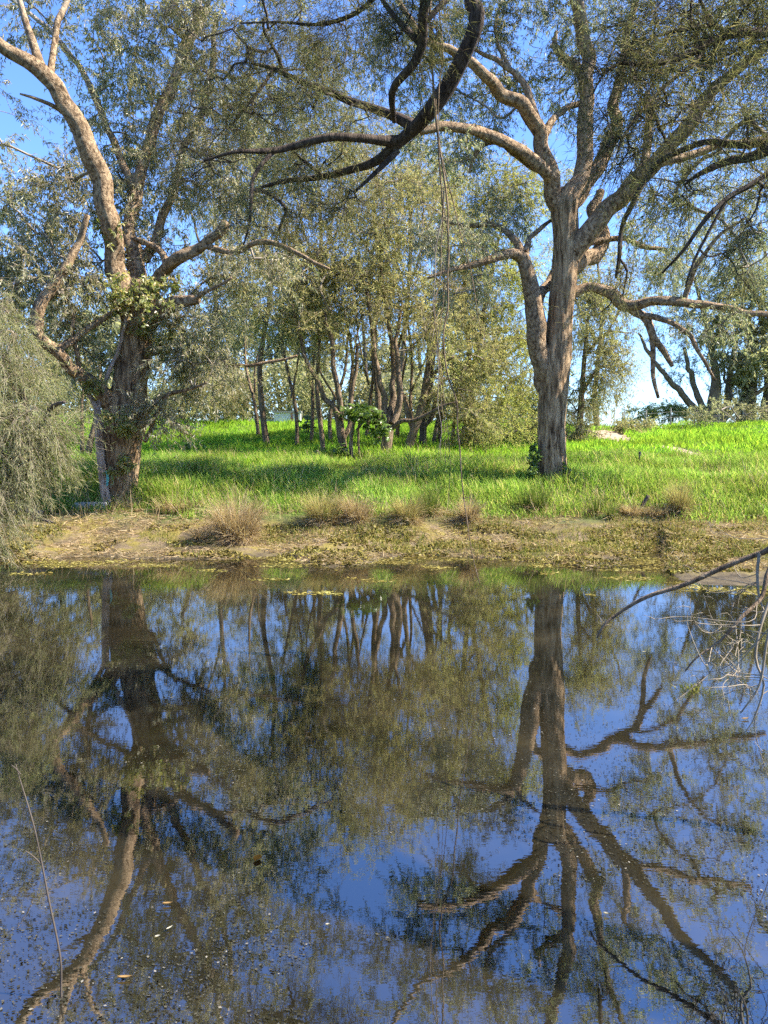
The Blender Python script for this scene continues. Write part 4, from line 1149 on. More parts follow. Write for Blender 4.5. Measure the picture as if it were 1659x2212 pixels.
# ------------------------------------------------------------------ hanging vines
for k, (pts, lb) in enumerate([
    ([(934, -40, 7.5), (930, 60, 7.5), (938, 200, 7.6), (950, 320, 7.6), (962, 430, 7.6), (972, 560, 7.6), (962, 700, 7.6), (968, 800, 7.6), (985, 880, 7.6), (995, 960, 7.6), (1000, 1050, 7.6), (1010, 1120, 7.6), (1022, 1200, 7.6), (1037, 1262, 7.6)], 'longest hanging vine, its tip just above the water'),
    ([(948, -40, 7.3), (956, 80, 7.3), (948, 180, 7.4), (946, 300, 7.4), (955, 420, 7.4), (966, 520, 7.5), (955, 640, 7.5), (948, 760, 7.5), (958, 900, 7.5), (960, 1005, 7.5)], 'hanging vine looping beside the longest one, ending at the grass'),
    ([(938, 200, 7.6), (946, 340, 7.7), (958, 470, 7.7), (950, 600, 7.7), (940, 700, 7.7), (962, 860, 7.7), (972, 1000, 7.7), (968, 1100, 7.7)], 'thin hanging vine on the left of the vine bundle'),
    ([(952, 330, 7.5), (985, 470, 7.5), (1010, 560, 7.5), (1030, 640, 7.5), (1040, 720, 7.5)], 'short hanging vine curving away to the right'),
    ([(960, 410, 7.7), (945, 520, 7.8), (936, 620, 7.8), (944, 760, 7.8), (950, 900, 7.8), (946, 985, 7.8)], 'thinnest pale hanging vine behind the bundle'),
]):
    P = at(np.array([p[0] for p in pts], float), np.array([p[1] for p in pts], float), np.array([p[2] for p in pts]))
    r = np.linspace(.010, .0035, len(P)) * (1.1 if k == 0 else .62)
    Q = spline(np.c_[P, r], .06)
    Q[:, :3] += (np.stack([vn(Q[:, :3] * 3.3 + a * 9 + k, 6) for a in range(3)], 1) - .5) * .05
    g = Geo()
    add_tube(g, Q, 6)
    rr = np.random.default_rng(900 + k)
    for j in range(7 if k < 2 else 3):
        i = rr.integers(len(Q) // 3, len(Q) - 2)
        p = Q[i, :3]
        d = rr.normal(size=3) * [.6, .3, .2] + [0, 0, -.8]
        L = .15 + .3 * rr.random()
        q = np.array([[*p, .003], [*(p + d * L * .5 + [0, 0, .05]), .0022], [*(p + d * L), .0012]])
        add_tube(g, spline(q, .06), 4)
    root = Q[-1, :3]
    o = obj('hanging_vine', g.mesh('hanging_vine', M['grove_bark'] if k != 4 else M['twig'], Q[0, :3], True), None, lb, 'vine', 'vines hanging from the overhead limb', None, tuple(Q[0, :3]))

# ------------------------------------------------------------------ dead twiggy branch over the water at the right edge
rr = np.random.default_rng(77)
DB = np.array([3.6, 3.2, float(ground_z(3.6, 3.2))])
root = thing('dead_branch', 'bare dead branch with pale curly twigs reaching over the water at right edge', 'branch', DB)
stem = np.vstack([[[*DB, .045], [3.4, 3.5, .7, .04], [2.9, 3.9, 1.35, .032]], limb_rows([(1740, 1165, 4.1, 22), (1650, 1192, 4.2, 13), (1570, 1222, 4.25, 12), (1480, 1262, 4.3, 11), (1400, 1288, 4.35, 9), (1340, 1322, 4.4, 7), (1305, 1350, 4.4, 6), (1290, 1378, 4.4, 4)])])
arms = [stem,
        limb_rows([(1720, 1180, 4.1, 12), (1662, 1230, 4.0, 10), (1645, 1290, 3.95, 9), (1600, 1335, 3.9, 8), (1555, 1385, 3.9, 6), (1505, 1420, 3.9, 4), (1480, 1450, 3.9, 3)]),
        limb_rows([(1640, 1196, 4.2, 7), (1636, 1240, 4.15, 6), (1640, 1290, 4.1, 5), (1655, 1330, 4.1, 4)]),
        limb_rows([(1700, 1220, 4.0, 9), (1650, 1330, 3.9, 7), (1632, 1420, 3.85, 6), (1650, 1480, 3.8, 5), (1625, 1560, 3.8, 3), (1600, 1590, 3.8, 2)]),
        limb_rows([(1700, 1250, 3.8, 8), (1660, 1370, 3.7, 6), (1640, 1480, 3.7, 5), (1600, 1540, 3.7, 3)])]
for k, rws in enumerate(arms):
    Q = spline(rws, .05)
    V, F, Cp = tube(Q, 8, k, .08, .1)
    nm = 'stem' if k == 0 else 'side_branch'
    arm = obj(nm, mesh(nm, V - DB, F, M['grove_bark'] if k < 2 else M['twig_pale'], True, Cp), root)
    i0 = int(len(Q) * .45) if k == 0 else 3

    def twig(q, sd_):
        g = Geo()
        add_tube(g, q, sd_)
        obj('twig', g.mesh('twig', M['twig_pale'], DB, True), arm)
    for j in range(7 if k == 0 else 7):
        i = rr.integers(i0, len(Q) - 1)
        p = Q[i, :3]
        d = nrm(rr.normal(size=3) * [1, .6, .6] + [-.5, 0, -.35])
        L = (.08 + .3 * rr.random())
        c1 = p + d * L * .5 + rr.normal(size=3) * .05
        c2 = p + d * L + rr.normal(size=3) * .07
        c3 = c2 + (nrm(rr.normal(size=3)) + d) * L * .25 + [0, 0, .04]
        q = spline(np.array([[*p, .0028], [*c1, .0023], [*c2, .0018], [*c3, .001]]), .04)
        twig(q, 5)
        for _ in range(3):
            h = rr.integers(2, len(q))
            e = nrm(d + rr.normal(size=3) * .8)
            l2 = .04 + .12 * rr.random()
            twig(spline(np.array([[*q[h, :3], .0017], [*(q[h, :3] + e * l2 * .5 + rr.normal(size=3) * .015), .0013], [*(q[h, :3] + e * l2), .0008]]), .03), 4)

# stick standing in the near water at the left
SB = at(132, 2150, 2.66)
SB[2] = -.15
g = Geo()
rowsS = np.vstack([[[*SB, .006]], limb_rows([(132, 2147, 2.66, 5), (130, 2067, 2.66, 4.6), (105, 1942, 2.68, 4.2), (75, 1792, 2.7, 3.4), (42, 1680, 2.74, 2.6), (34, 1650, 2.75, 1.8)])])
MS = plain('brown stick', (.07, .055, .042))
rt = thing('standing_stick', 'thin forked grey stick standing in the water at lower left', 'stick', SB)
add_tube(g, spline(rowsS, .04), 7, 1, .08)
obj('stem', g.mesh('stem', MS, SB, True), rt)
g = Geo()
add_tube(g, spline(limb_rows([(90, 1868, 2.69, 4), (72, 1850, 2.68, 3.4), (55, 1838, 2.67, 2.4)]), .03), 5)
obj('side_twig', g.mesh('side_twig', MS, SB, True), rt)
g = Geo()
add_tube(g, spline(limb_rows([(44, 1672, 2.74, 3), (34, 1660, 2.73, 2.4), (24, 1652, 2.73, 1.6)]), .03), 5)
obj('side_twig', g.mesh('side_twig', MS, SB, True), rt)


# ------------------------------------------------------------------ reed tussocks and small plants
def tussock(name, label, cat, px, py, wpx, hpx, n, mat, seed, group, lean=.45, bw=.011, bend=.9, hump=None):
    B = hit(px, py)
    rng = np.random.default_rng(seed)
    d = B[1]
    wd, ht = wpx * d / F0 * .5, hpx * d / F0 * .95
    a = rng.random(n) * 6.283
    rr_ = np.sqrt(rng.random(n))
    P = np.stack([np.cos(a) * rr_ * wd * .6, np.sin(a) * rr_ * wd * .6, np.full(n, -.05)], -1)
    L = ht * (.45 + .8 * rng.random(n))
    az = a + rng.normal(size=n) * .7
    le = np.abs(rng.normal(size=n)) * .22 + rr_ * lean * .55
    V, F = arches(P, az, L, bw * (.6 + .6 * rng.random(n)), le, bend * (.05 + .40 * rng.random(n) ** 1.5), rng)
    g = Geo()
    g.add(V, F)
    m = int(n * .5)
    a2 = rng.random(m) * 6.283
    P2 = np.stack([np.cos(a2) * wd * .4, np.sin(a2) * wd * .4, ht * .25 * rng.random(m)], -1)
    D2 = nrm(np.stack([np.cos(a2), np.sin(a2), rng.normal(size=m) * .3 - .35], -1))
    V, F = blades(P2, D2, ht * .45 * (.5 + rng.random(m)), bw, .6, rng)
    root = thing(name, label, cat, B, group)
    obj('blades', g.mesh('blades', mat), root, kind='stuff')
    g2 = Geo()
    g2.add(V, F)
    obj('fallen_blades', g2.mesh('fallen_blades', M['straw']), root, kind='stuff')
    if hump:
        th = np.linspace(0, 6.283, 14, endpoint=False)
        vv, hh = [], np.linspace(0, 1, 5)
        for h_ in hh:
            q = wd * .75 * math.sqrt(max(.02, 1 - h_ ** 2))
            for t_ in th:
                j = 1 + .3 * (vn(np.array([math.cos(t_) * 2, math.sin(t_) * 2, h_ * 2 + seed]), 3) - .5)
                vv.append([math.cos(t_) * q * j, math.sin(t_) * q * j, -.08 + h_ * ht * .35 * j])
        ff = [[i * 14 + j, i * 14 + (j + 1) % 14, (i + 1) * 14 + (j + 1) % 14, (i + 1) * 14 + j] for i in range(4) for j in range(14)]
        obj('root_mound', mesh('root_mound', np.array(vv), ff, M[hump], True), root)
    return root


GT = 'reed tussocks along the far shore'
tussock('reed_tussock', 'largest straw-coloured reed tussock, left of centre at the water edge', 'tussock', 512, 1172, 105, 118, 1530, M['straw'], 1, GT, 0.38, .009, 1.2, 'straw_mound')
tussock('reed_tussock', 'small dark straw tussock touching the largest one on its left', 'tussock', 440, 1172, 50, 50, 442, M['straw'], 2, GT, 0.45, .009, 1.3, 'straw_mound')
tussock('reed_tussock', 'wide straw and green tussock, left of the pair at mid shore', 'tussock', 700, 1128, 80, 82, 1054, M['straw_green'], 3, GT, 0.41, .009, 1.3, 'straw_mound')
tussock('reed_tussock', 'looser straw tussock, right of the pair at mid shore', 'tussock', 768, 1128, 66, 78, 816, M['straw'], 4, GT, 0.38, .009, 1.3, 'straw_mound')
tussock('reed_tussock', 'straw tussock with dark base between the mid-shore pair and the vines', 'tussock', 880, 1130, 52, 78, 782, M['straw_green'], 5, GT, 0.38, .009, 1.3, 'straw_mound')
tussock('reed_tussock', 'narrow brown tussock behind the tip of the longest vine', 'tussock', 1013, 1130, 36, 66, 510, M['straw'], 6, GT, 0.34, .009, 1.2, 'straw_mound')
tussock('reed_tussock', 'upright brown and green tussock on the right shore with dark foot', 'tussock', 1468, 1112, 46, 82, 714, M['straw_green'], 7, GT, 0.30, .009, 0.9, 'straw_mound')
tussock('reed_tussock', 'collapsed brown hummock of dead reeds on the right shore', 'tussock', 1362, 1112, 56, 34, 646, M['straw'], 8, GT, 0.83, .009, 1.4, 'straw_mound')
tussock('reed_tussock', 'flattened dead reeds right of the collapsed hummock', 'tussock', 1415, 1112, 70, 32, 646, M['straw'], 9, GT, 0.90, .009, 1.4)
GU = 'green rushes below the right gum'
tussock('rush_clump', 'tall green rush clump directly below the right gum trunk', 'rush', 1166, 1106, 36, 74, 240, M['rush'], 10, GU, .28, .011, .45)
tussock('rush_clump', 'narrow dark green rush clump left of the one below the gum', 'rush', 1132, 1104, 26, 66, 170, M['rush'], 11, GU, .25, .010, .4)
tussock('rush_clump', 'short green rushes right of the gum trunk by the shore', 'rush', 1284, 1112, 30, 52, 170, M['rush'], 12, GU, .3, .010, .5)
tussock('rush_clump', 'sparse green rushes between the short rushes and the dead hummock', 'rush', 1322, 1120, 30, 48, 130, M['rush'], 13, GU, .35, .010, .6)
tussock('rush_clump', 'green rushes growing behind the vine bundle', 'rush', 925, 1112, 60, 80, 300, M['rush'], 14, GU, .3, .010, .5)
tussock('rush_clump', 'dark thin rushes at the right edge of the shore', 'rush', 1628, 1122, 30, 50, 120, M['rush'], 15, GU, .25, .010, .4)
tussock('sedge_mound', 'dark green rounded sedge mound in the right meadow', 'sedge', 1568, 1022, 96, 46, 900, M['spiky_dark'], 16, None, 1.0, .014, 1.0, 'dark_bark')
tussock('sedge_tuft', 'small yellow-green sedge tuft growing out of the water at right', 'sedge', 1496, 1480, 40, 22, 5, M['sedge'], 17, None) if False else None
tussock('dry_brush', 'tangle of dry brown stems at the foot of the left gum', 'brush', 385, 1098, 150, 46, 700, M['straw'], 18, None, .9, .007, 1.2)
tussock('dry_brush', 'sparse bleached stems between the sapling and the left gum', 'brush', 275, 1096, 70, 52, 260, M['twig_pale'], 19, None, .7, .007, .9)
tussock('fern_tuft', 'tiny yellow-green fern tuft right of the sapling foot', 'tuft', 302, 1104, 20, 24, 90, M['rush'], 20, None, .7, .012, .8)

# sedge tuft rising out of the pond
rng = np.random.default_rng(44)
SB = at(1498, 1492, 1.0)
d_ = ray(1498, 1492)
SB = CAM + d_ * (2.0 / -d_[2])
n = 130
a = rng.random(n) * 6.283
q = rng.random(n)
P = np.stack([np.cos(a) * q * .12, np.sin(a) * q * .12, np.full(n, -.03)], -1)
D = nrm(np.stack([np.cos(a) * q * 1.5, np.sin(a) * q * 1.5, np.ones(n)], -1))
V, F = blades(P, D, .05 + .08 * rng.random(n), .006, .9, rng)
obj('water_sedge', mesh('water_sedge', V, F, M['sedge']), None, 'small yellow-green sedge tuft growing out of the pond at right', 'sedge', None, None, tuple(SB))

# broad-leaved shrub in the grove


def palmate(r=1., lobes=7):
    v = [[0, 0, 0]]
    f = []
    for k in range(lobes):
        t = (k / (lobes - 1) - .5) * 4.6
        ln = 1 - .35 * abs(k / (lobes - 1) - .5) * 2
        wd = .22
        di, sd_ = np.array([math.sin(t), math.cos(t)]), np.array([math.cos(t), -math.sin(t)])
        b = len(v)
        v += [[*(di * .45 * ln + sd_ * wd * ln), -.03], [*(di * ln), -.16], [*(di * .45 * ln - sd_ * wd * ln), -.03], [*(di * .5 * ln), .05]]
        f += [[0, b, b + 3], [b, b + 1, b + 3], [b + 1, b + 2, b + 3], [b + 2, 0, b + 3]]
    return np.array(v, float) * r, f


def broadleaf(label, px, py, stems, blobs, leafsize, seed, d=None):
    B = hit(px, py)
    d = B[1]
    rng = np.random.default_rng(seed)
    root = thing('broadleaf_shrub', label, 'shrub', B)
    for s_ in stems:
        Q = spline(limb_rows([(x, y, d + dy, w_) for (x, y, dy, w_) in s_]), .1)
        V, F, Cp = tube(Q, 8, seed, .05, .05)
        obj('stem', mesh('stem', V - B, F, M['grove_bark'], True, Cp), root)
    v, f = palmate()
    lm = mesh('leaf', v, f, M['castor'])
    for (x, y, dy, rx, ry, n) in blobs:
        c = at(x, y, d + dy)
        for _ in range(n):
            u = nrm(rng.normal(size=3)) * rng.random() ** .4
            p = c + u * np.array([rx, (rx + ry) / 2, ry]) * d / F0 - B
            o = obj('leaf', lm, root)
            o.location = p
            o.rotation_euler = (rng.normal() * .5 - .35, rng.normal() * .5 + .25, rng.random() * 6.28)
            s = leafsize * (.7 + .6 * rng.random())
            o.scale = (s, s, s)


broadleaf('glossy dark green broad-leaved shrub drooping between the grove trunks', 770, 998,
          [[(762, 1010, -.6, 10), (758, 960, -.6, 9), (764, 915, -.6, 7), (775, 890, -.6, 5)], [(770, 930, -.6, 6), (795, 900, -.7, 6), (815, 912, -.8, 4)], [(778, 1006, -.4, 6), (774, 950, -.4, 5), (776, 900, -.5, 4)]],
          [(770, 890, -.8, 38, 18, 60), (800, 898, -.8, 32, 20, 46), (822, 932, -.9, 26, 22, 40), (806, 915, -.8, 28, 20, 30), (742, 893, -.6, 16, 14, 12)], .155, 5)
broadleaf('small upright broad-leaved plant at the foot of the V-forked tree', 739, 1002,
          [[(739, 1008, -.3, 4), (738, 985, -.3, 3), (736, 965, -.3, 2)]], [(736, 968, -.4, 15, 14, 16), (738, 982, -.4, 12, 10, 8)], .15, 6)
broadleaf('dark small weed standing alone in the mound grass', 601, 998, [[(601, 1004, 0, 3), (600, 992, 0, 2)]], [(600, 988, 0, 14, 8, 16)], .14, 7)
broadleaf('leafy weed on the mound right of the left gum', 402, 972, [[(402, 980, 0, 3), (400, 960, 0, 2)]], [(400, 962, 0, 14, 16, 14)], .16, 8)
broadleaf('leafy saplings on the mound left of the thin grey trunk', 668, 950, [[(668, 960, 0, 4), (666, 920, 0, 3)]], [(664, 915, 0, 20, 22, 26), (672, 945, 0, 14, 18, 12)], .18, 9)


def rosette(label, px, py, rad_px, n, mat, seed, wid=.035):
    B = hit(px, py)
    rng = np.random.default_rng(seed)
    L = rad_px * B[1] / F0
    root = thing('spiky_rosette', label, 'plant', B)
    t = np.linspace(0, 1, 6)
    wv_ = wid * np.array([.7, 1, 1, .8, .45, .05])
    v, f = [], []
    for k in range(6):
        v += [[-wv_[k] / 2, t[k], .03 * math.sin(t[k] * 3)], [0, t[k], .03 * math.sin(t[k] * 3) - .012], [wv_[k] / 2, t[k], .03 * math.sin(t[k] * 3)]]
    for k in range(5):
        for j in range(2):
            f.append([k * 3 + j, k * 3 + j + 1, (k + 1) * 3 + j + 1, (k + 1) * 3 + j])
    lm = mesh('leaf', np.array(v), f, M[mat], True)
    for k in range(n):
        o = obj('leaf', lm, root)
        o.rotation_euler = (math.radians(12 + 70 * ((k * .618) % 1) ** .8), 0, k * 2.39996)
        s = L * (.8 + .35 * rng.random())
        o.scale = (min(1.4, s), s, s)
        o.location = (0, 0, .03)
    return root


rosette('yellow-green spiky rosette plant in the grass below the grove', 888, 1012, 42, 34, 'spiky', 1, .06)
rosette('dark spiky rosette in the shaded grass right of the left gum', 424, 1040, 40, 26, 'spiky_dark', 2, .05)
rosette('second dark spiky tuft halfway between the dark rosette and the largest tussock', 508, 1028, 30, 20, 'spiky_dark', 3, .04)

# ------------------------------------------------------------------ small built and broken things
B = hit(1381, 1012)
g = Geo()
h = 34 * B[1] / F0
th = np.arange(6) * math.pi / 3
for (z0, r0) in ((-.2, .035), (h, .032)):
    pass
vv = np.array([[math.cos(t_) * r_, math.sin(t_) * r_, z_] for (z_, r_) in ((-.2, .035), (h * .5, .033), (h, .034)) for t_ in th])
ff = [[i * 6 + j, i * 6 + (j + 1) % 6, (i + 1) * 6 + (j + 1) % 6, (i + 1) * 6 + j] for i in range(2) for j in range(6)]
root = thing('stake', 'short dark iron stake standing in the right meadow', 'stake', B)
obj('shaft', mesh('shaft', vv, ff, M['iron']), root)
cap = np.array([[math.cos(t_) * .036, math.sin(t_) * .036, h + z_] for z_ in (-.03, .004) for t_ in th] + [[0, 0, h + .008]])
cf = [[j, (j + 1) % 6, 6 + (j + 1) % 6, 6 + j] for j in range(6)] 
obj('cap', mesh('cap', cap, cf, M['iron'], False, [[6 + j, 6 + (j + 1) % 6, 12] for j in range(6)]), root)


def stump(label, px, py, wpx, hpx, mat, seed, tilt=0.):
    B = hit(px, py)
    w_, h_ = wpx * B[1] / F0 / 2, hpx * B[1] / F0
    Q = spline(np.array([[0, 0, -.15, w_ * 1.25], [0, 0, 0, w_ * 1.1], [tilt * .4, 0, h_ * .5, w_ * .95], [tilt, 0, h_, w_ * .85]]), .03)
    V, F, Cp = tube(Q, 14, seed, .25, .25)
    obj('tree_stump', mesh('tree_stump', V, F, M[mat], True, Cp), None, label, 'stump', None, None, tuple(B))


stump('low yellow mossy stump at the water edge beside the largest tussock', 462, 1176, 26, 17, 'moss', 3)
stump('pale broken stump at the foot of the thin grey trunk', 692, 996, 12, 18, 'twig_pale', 4, -.12)
stump('dark leaning dead stump above the collapsed hummock', 1386, 1098, 8, 26, 'dark_bark', 5, .14)

B = hit(200, 1096)
rng = np.random.default_rng(3)
v = []
for (x, y) in ((-.42, -.14), (-.1, -.22), (.36, -.18), (.44, .1), (.1, .2), (-.36, .12)):
    v.append([x, y, -.06])
for (x, y) in ((-.38, -.12), (-.1, -.19), (.33, -.15), (.40, .08), (.1, .17), (-.33, .1)):
    v.append([x, y, .11 + .03 * x])
f4 = [[k, (k + 1) % 6, 6 + (k + 1) % 6, 6 + k] for k in range(6)] + [[6, 7, 8, 9], [6, 9, 10, 11]]
obj('stone_slab', mesh('stone_slab', np.array(v), f4, M['concrete']), None, 'flat grey slab lying left of the sapling foot', 'slab', None, None, tuple(B))
g = Geo()
P = at(np.array([229., 232, 233, 231]), np.array([1018., 1026, 1036, 1050]), np.full(4, hit(234, 1094)[1] - .1))
add_tube(g, spline(np.c_[P, [.012, .022, .026, .012]], .02), 7, 2, .2)
obj('rope_scrap', g.mesh('rope_scrap', M['teal'], P[-1], True), None, 'small teal scrap of rope caught on the sapling trunk', 'rope', None, None, tuple(P[-1]))

for k, (pts, lb, mt) in enumerate([
    ([(96, 1118, 10), (60, 1114, 14), (20, 1112, 15), (-30, 1110, 16)], 'pale driftwood log under the weeping shrub on the left shore', 'twig_pale'),
    ([(1655, 1072, 8), (1640, 1062, 6), (1622, 1050, 3)], 'bleached fallen branch at the right end of the shore', 'twig_pale'),
    ([(1360, 968, 4), (1330, 962, 5), (1306, 950, 3)], 'fallen dark bough lying beside the dirt path', 'dark_bark'),
    ([(120, 1136, 4), (90, 1128, 6), (72, 1120, 4)], 'short dark driftwood stick on the left shore', 'dark_bark'),
]):
    Bq = [hit(min(max(p[0], -40), 1690), p[1]) for p in pts]
    Q = np.array([[*(q + [0, 0, .03 + p[2] * .004]), p[2] * q[1] / F0 / 2] for q, p in zip(Bq, pts)])
    root = thing('fallen_branch', lb, 'branch', Bq[0])
    g = Geo()
    S_ = spline(Q, .06)
    add_tube(g, S_, 9, k, .15, .15)
    obj('stem', g.mesh('stem', M[mt], Bq[0], True), root)
    rr = np.random.default_rng(k)
    for j in range(5):
        p = S_[rr.integers(1, len(S_)), :3]
        e = nrm(rr.normal(size=3) * [1, .6, .3] + [0, 0, .6])
        g = Geo()
        L = .25 + .35 * rr.random()
        add_tube(g, spline(np.array([[*p, .012], [*(p + e * L * .6 + rr.normal(size=3) * .04), .008], [*(p + e * L), .003]]), .05), 5)
        obj('twig', g.mesh('twig', M[mt], Bq[0], True), root)

# low white wall beyond the crest
wl = at(592, 889, 41.)
wr = at(650, 889, 41.)
B = np.array([(wl[0] + wr[0]) / 2, 41., 2.7])
Lx = (wr[0] - wl[0]) / 2


def box(x0, x1, y0, y1, z0, z1):
    v = np.array([[x, y, z] for z in (z0, z1) for (x, y) in ((x0, y0), (x1, y0), (x1, y1), (x0, y1))], float)
    return v, np.array([[0, 1, 2, 3], [4, 7, 6, 5], [0, 4, 5, 1], [1, 5, 6, 2], [2, 6, 7, 3], [3, 7, 4, 0]])


root = thing('white_wall', 'low white wall glimpsed between trunks beyond the grassy mound', 'wall', B)
hz = wl[2] - 2.7
for nm, bx, mt in (('wall_panel', (-Lx, Lx, -.1, .1, -.4, hz - .06), 'white'), ('coping', (-Lx - .05, Lx + .05, -.16, .16, hz - .06, hz + .02), 'concrete'), ('pier', (Lx * .28, Lx * .40, -.16, -.103, -.4, hz - .063), 'rust'), ('side_panel', (-Lx - 1.3, -Lx - .05, -.06, .14, -.4, hz * .62), 'concrete')):
    v, f = box(*bx)
    obj(nm, mesh(nm, v, f, M[mt]), root)

# wire fence on the right crest
fx = [1290, 1345, 1395, 1448, 1500, 1552, 1605, 1660, 1715]
FY = 43.5
base = at(1448, 918, FY)
gb = np.array([base[0], FY, float(ground_z(base[0], FY))])
root = thing('wire_fence', 'thin wire fence on weathered posts along the right skyline', 'fence', gb)
tops = []
th = np.arange(7) * 2 * math.pi / 7
for x in fx:
    p = at(x, 918, FY)
    z0 = float(ground_z(p[0], FY))
    hh = 1.15 + .1 * math.sin(x)
    v = np.array([[p[0] + math.cos(t_) * .045, FY + math.sin(t_) * .045, z_] for z_ in (z0 - .2, z0 + hh * .5, z0 + hh) for t_ in th] + [[p[0], FY, z0 + hh + .01]])
    f = [[i * 7 + j, i * 7 + (j + 1) % 7, (i + 1) * 7 + (j + 1) % 7, (i + 1) * 7 + j] for i in range(2) for j in range(7)]
    obj('post', mesh('post', v - gb, f, M['post'], False, [[14 + j, 14 + (j + 1) % 7, 21] for j in range(7)]), root)
    tops.append([p[0], FY - .05, z0])
tops = np.array(tops)
for hgt in (.35, .65, .95):
    g = Geo()
    add_tube(g, spline(np.c_[tops + [0, 0, hgt], np.full(len(tops), .006)], .8), 4)
    obj('wire', g.mesh('wire', M['post'], gb), root)
for x, tp, lb in ((1327, 878, 'thin tall pole in the sky gap, the left of two'), (1349, 880, 'thin tall pole in the sky gap, the right of two')):
    p = at(x, tp, 50.)
    z0 = float(ground_z(p[0], 50.))
    Q = spline(np.array([[0, 0, -.2, .035], [.02, 0, (p[2] - z0) * .5, .03], [0, 0, p[2] - z0, .02]]), .5)
    g = Geo()
    add_tube(g, Q, 6)
    root = thing('pole', lb, 'pole', (p[0], 50., z0), 'poles in the sky gap')
    obj('shaft', g.mesh('shaft', M['post'], None, True), root)

# ------------------------------------------------------------------ ground cover
rng = np.random.default_rng(909)


def field(n, y0, y1, wfac, zmin, pw=1.0):
    y = y0 + (y1 - y0) * rng.random(n) ** pw
    x = (rng.random(n) * 2 - 1) * (y * wfac + 2.5)
    z = ground_z(x, y)
    return np.stack([x, y, z], -1)


pathpts = pq[:, :2]


def offpath(P):
    k = np.where((P[:, 1] > 18) & (P[:, 0] > 3))[0]
    keep = np.ones(len(P), bool)
    d = np.sqrt(((P[k, None, :2] - pathpts[None, ::2]) ** 2).sum(2))
    keep[k] = np.min(d - pq[None, ::2, 3] * .8, axis=1) > 0
    return P[keep]


P = field(130000, 14.2, 24, .54, .4)
edge = .46 + (n2(P[:, 0], P[:, 1], 1.3, 31) - .5) * .34
P = offpath(P[P[:, 2] > edge + .12 * rng.random(len(P))])
n = len(P)
D = nrm(np.stack([rng.normal(size=n) * .28, rng.normal(size=n) * .28, np.ones(n)], -1))
ht = (.16 + .46 * n2(P[:, 0], P[:, 1], .9, 32)) * (.6 + .6 * rng.random(n)) * (.55 + .45 * sst(.5, .8, P[:, 2]))
V, F = blades(P - [0, 0, .02], D, ht, .012 + .008 * rng.random(n), .9, rng)
obj('grass', mesh('grass', V, F, M['grass']), None, 'long lush green grass covering the far bank', 'grass', None, 'stuff')
P = field(9000, 14.6, 24, .54, .4)
P = P[(P[:, 2] > .45) & (n2(P[:, 0], P[:, 1], 1.2, 35) > .5)]
n = len(P)
D = nrm(np.stack([rng.normal(size=n) * .35, rng.normal(size=n) * .35, np.ones(n)], -1))
V, F = blades(P, D, .3 + .35 * rng.random(n), .008, .5, rng)
obj('dry_stalks', mesh('dry_stalks', V, F, M['straw']), None, 'dry seed stalks standing among the green bank grass', 'grass', None, 'stuff')
P = field(110000, 21.5, 46, .52, .4, .85)
P = offpath(P)
n = len(P)
lump = n2(P[:, 0], P[:, 1], .7, 33)
P[:, 2] += lump * .25 * rng.random(n)
D = nrm(np.stack([rng.normal(size=n) * .55, rng.normal(size=n) * .55, np.ones(n)], -1))
V, F = diamonds(P, D, .12 + .18 * rng.random(n), .022 + .03 * rng.random(n), rng, .2)
obj('ground_herbs', mesh('ground_herbs', V, F, M['herb']), None, 'bright yellow-green leafy ground cover on the mound and meadow', 'ground cover', None, 'stuff')

# shore litter, algae, sedges
P = field(60000, 11.9, 17.2, .56, 0)
ok = (P[:, 2] > -.02) & (P[:, 2] < .62) & (n2(P[:, 0], P[:, 1] * 1.5, .9, 41) > .40)
P = P[ok]
n = len(P)
D = nrm(np.stack([rng.normal(size=n), rng.normal(size=n), rng.normal(size=n) * .22 + .06], -1))
V, F = blades(P + [0, 0, .012], D, .06 + .16 * rng.random(n), .006 + .007 * rng.random(n), .5, rng)
obj('straw_litter', mesh('straw_litter', V, F, M['straw']), None, 'dry straw-coloured reed litter strewn along the shore', 'litter', None, 'stuff')
P = field(80000, 11.8, 16.4, .56, 0)
right = sst(-4, 3, P[:, 0])
ok = (P[:, 2] > -.035) & (P[:, 2] < .38) & (n2(P[:, 0], P[:, 1] * 1.7, .75, 42) > .56 - .12 * right)
P = P[ok]
n = len(P)
D = nrm(np.stack([rng.normal(size=n), rng.normal(size=n), rng.normal(size=n) * .45 + .25], -1))
V, F = diamonds(P + [0, 0, .005], D, .04 + .05 * rng.random(n), .025 + .035 * rng.random(n), rng, .3)
obj('algae_mat', mesh('algae_mat', V, F, M['algae']), None, 'crumpled yellow-olive algae mats drying along the shore', 'algae', None, 'stuff')
P = field(42000, 12.2, 17.0, .56, 0)
right = sst(-6, 4, P[:, 0])
ok = (P[:, 2] > .0) & (P[:, 2] < .75) & (n2(P[:, 0], P[:, 1] * 1.4, 1.1, 43) > .72 - .25 * right)
P = P[ok]
n = len(P)
D = nrm(np.stack([rng.normal(size=n) * .3, rng.normal(size=n) * .3, np.ones(n)], -1))
V, F = blades(P - [0, 0, .01], D, .05 + .13 * rng.random(n), .008 + .005 * rng.random(n), .7, rng)
obj('shore_sedge', mesh('shore_sedge', V, F, M['sedge']), None, 'short olive sedge sprouting through the shore mud', 'sedge', None, 'stuff')

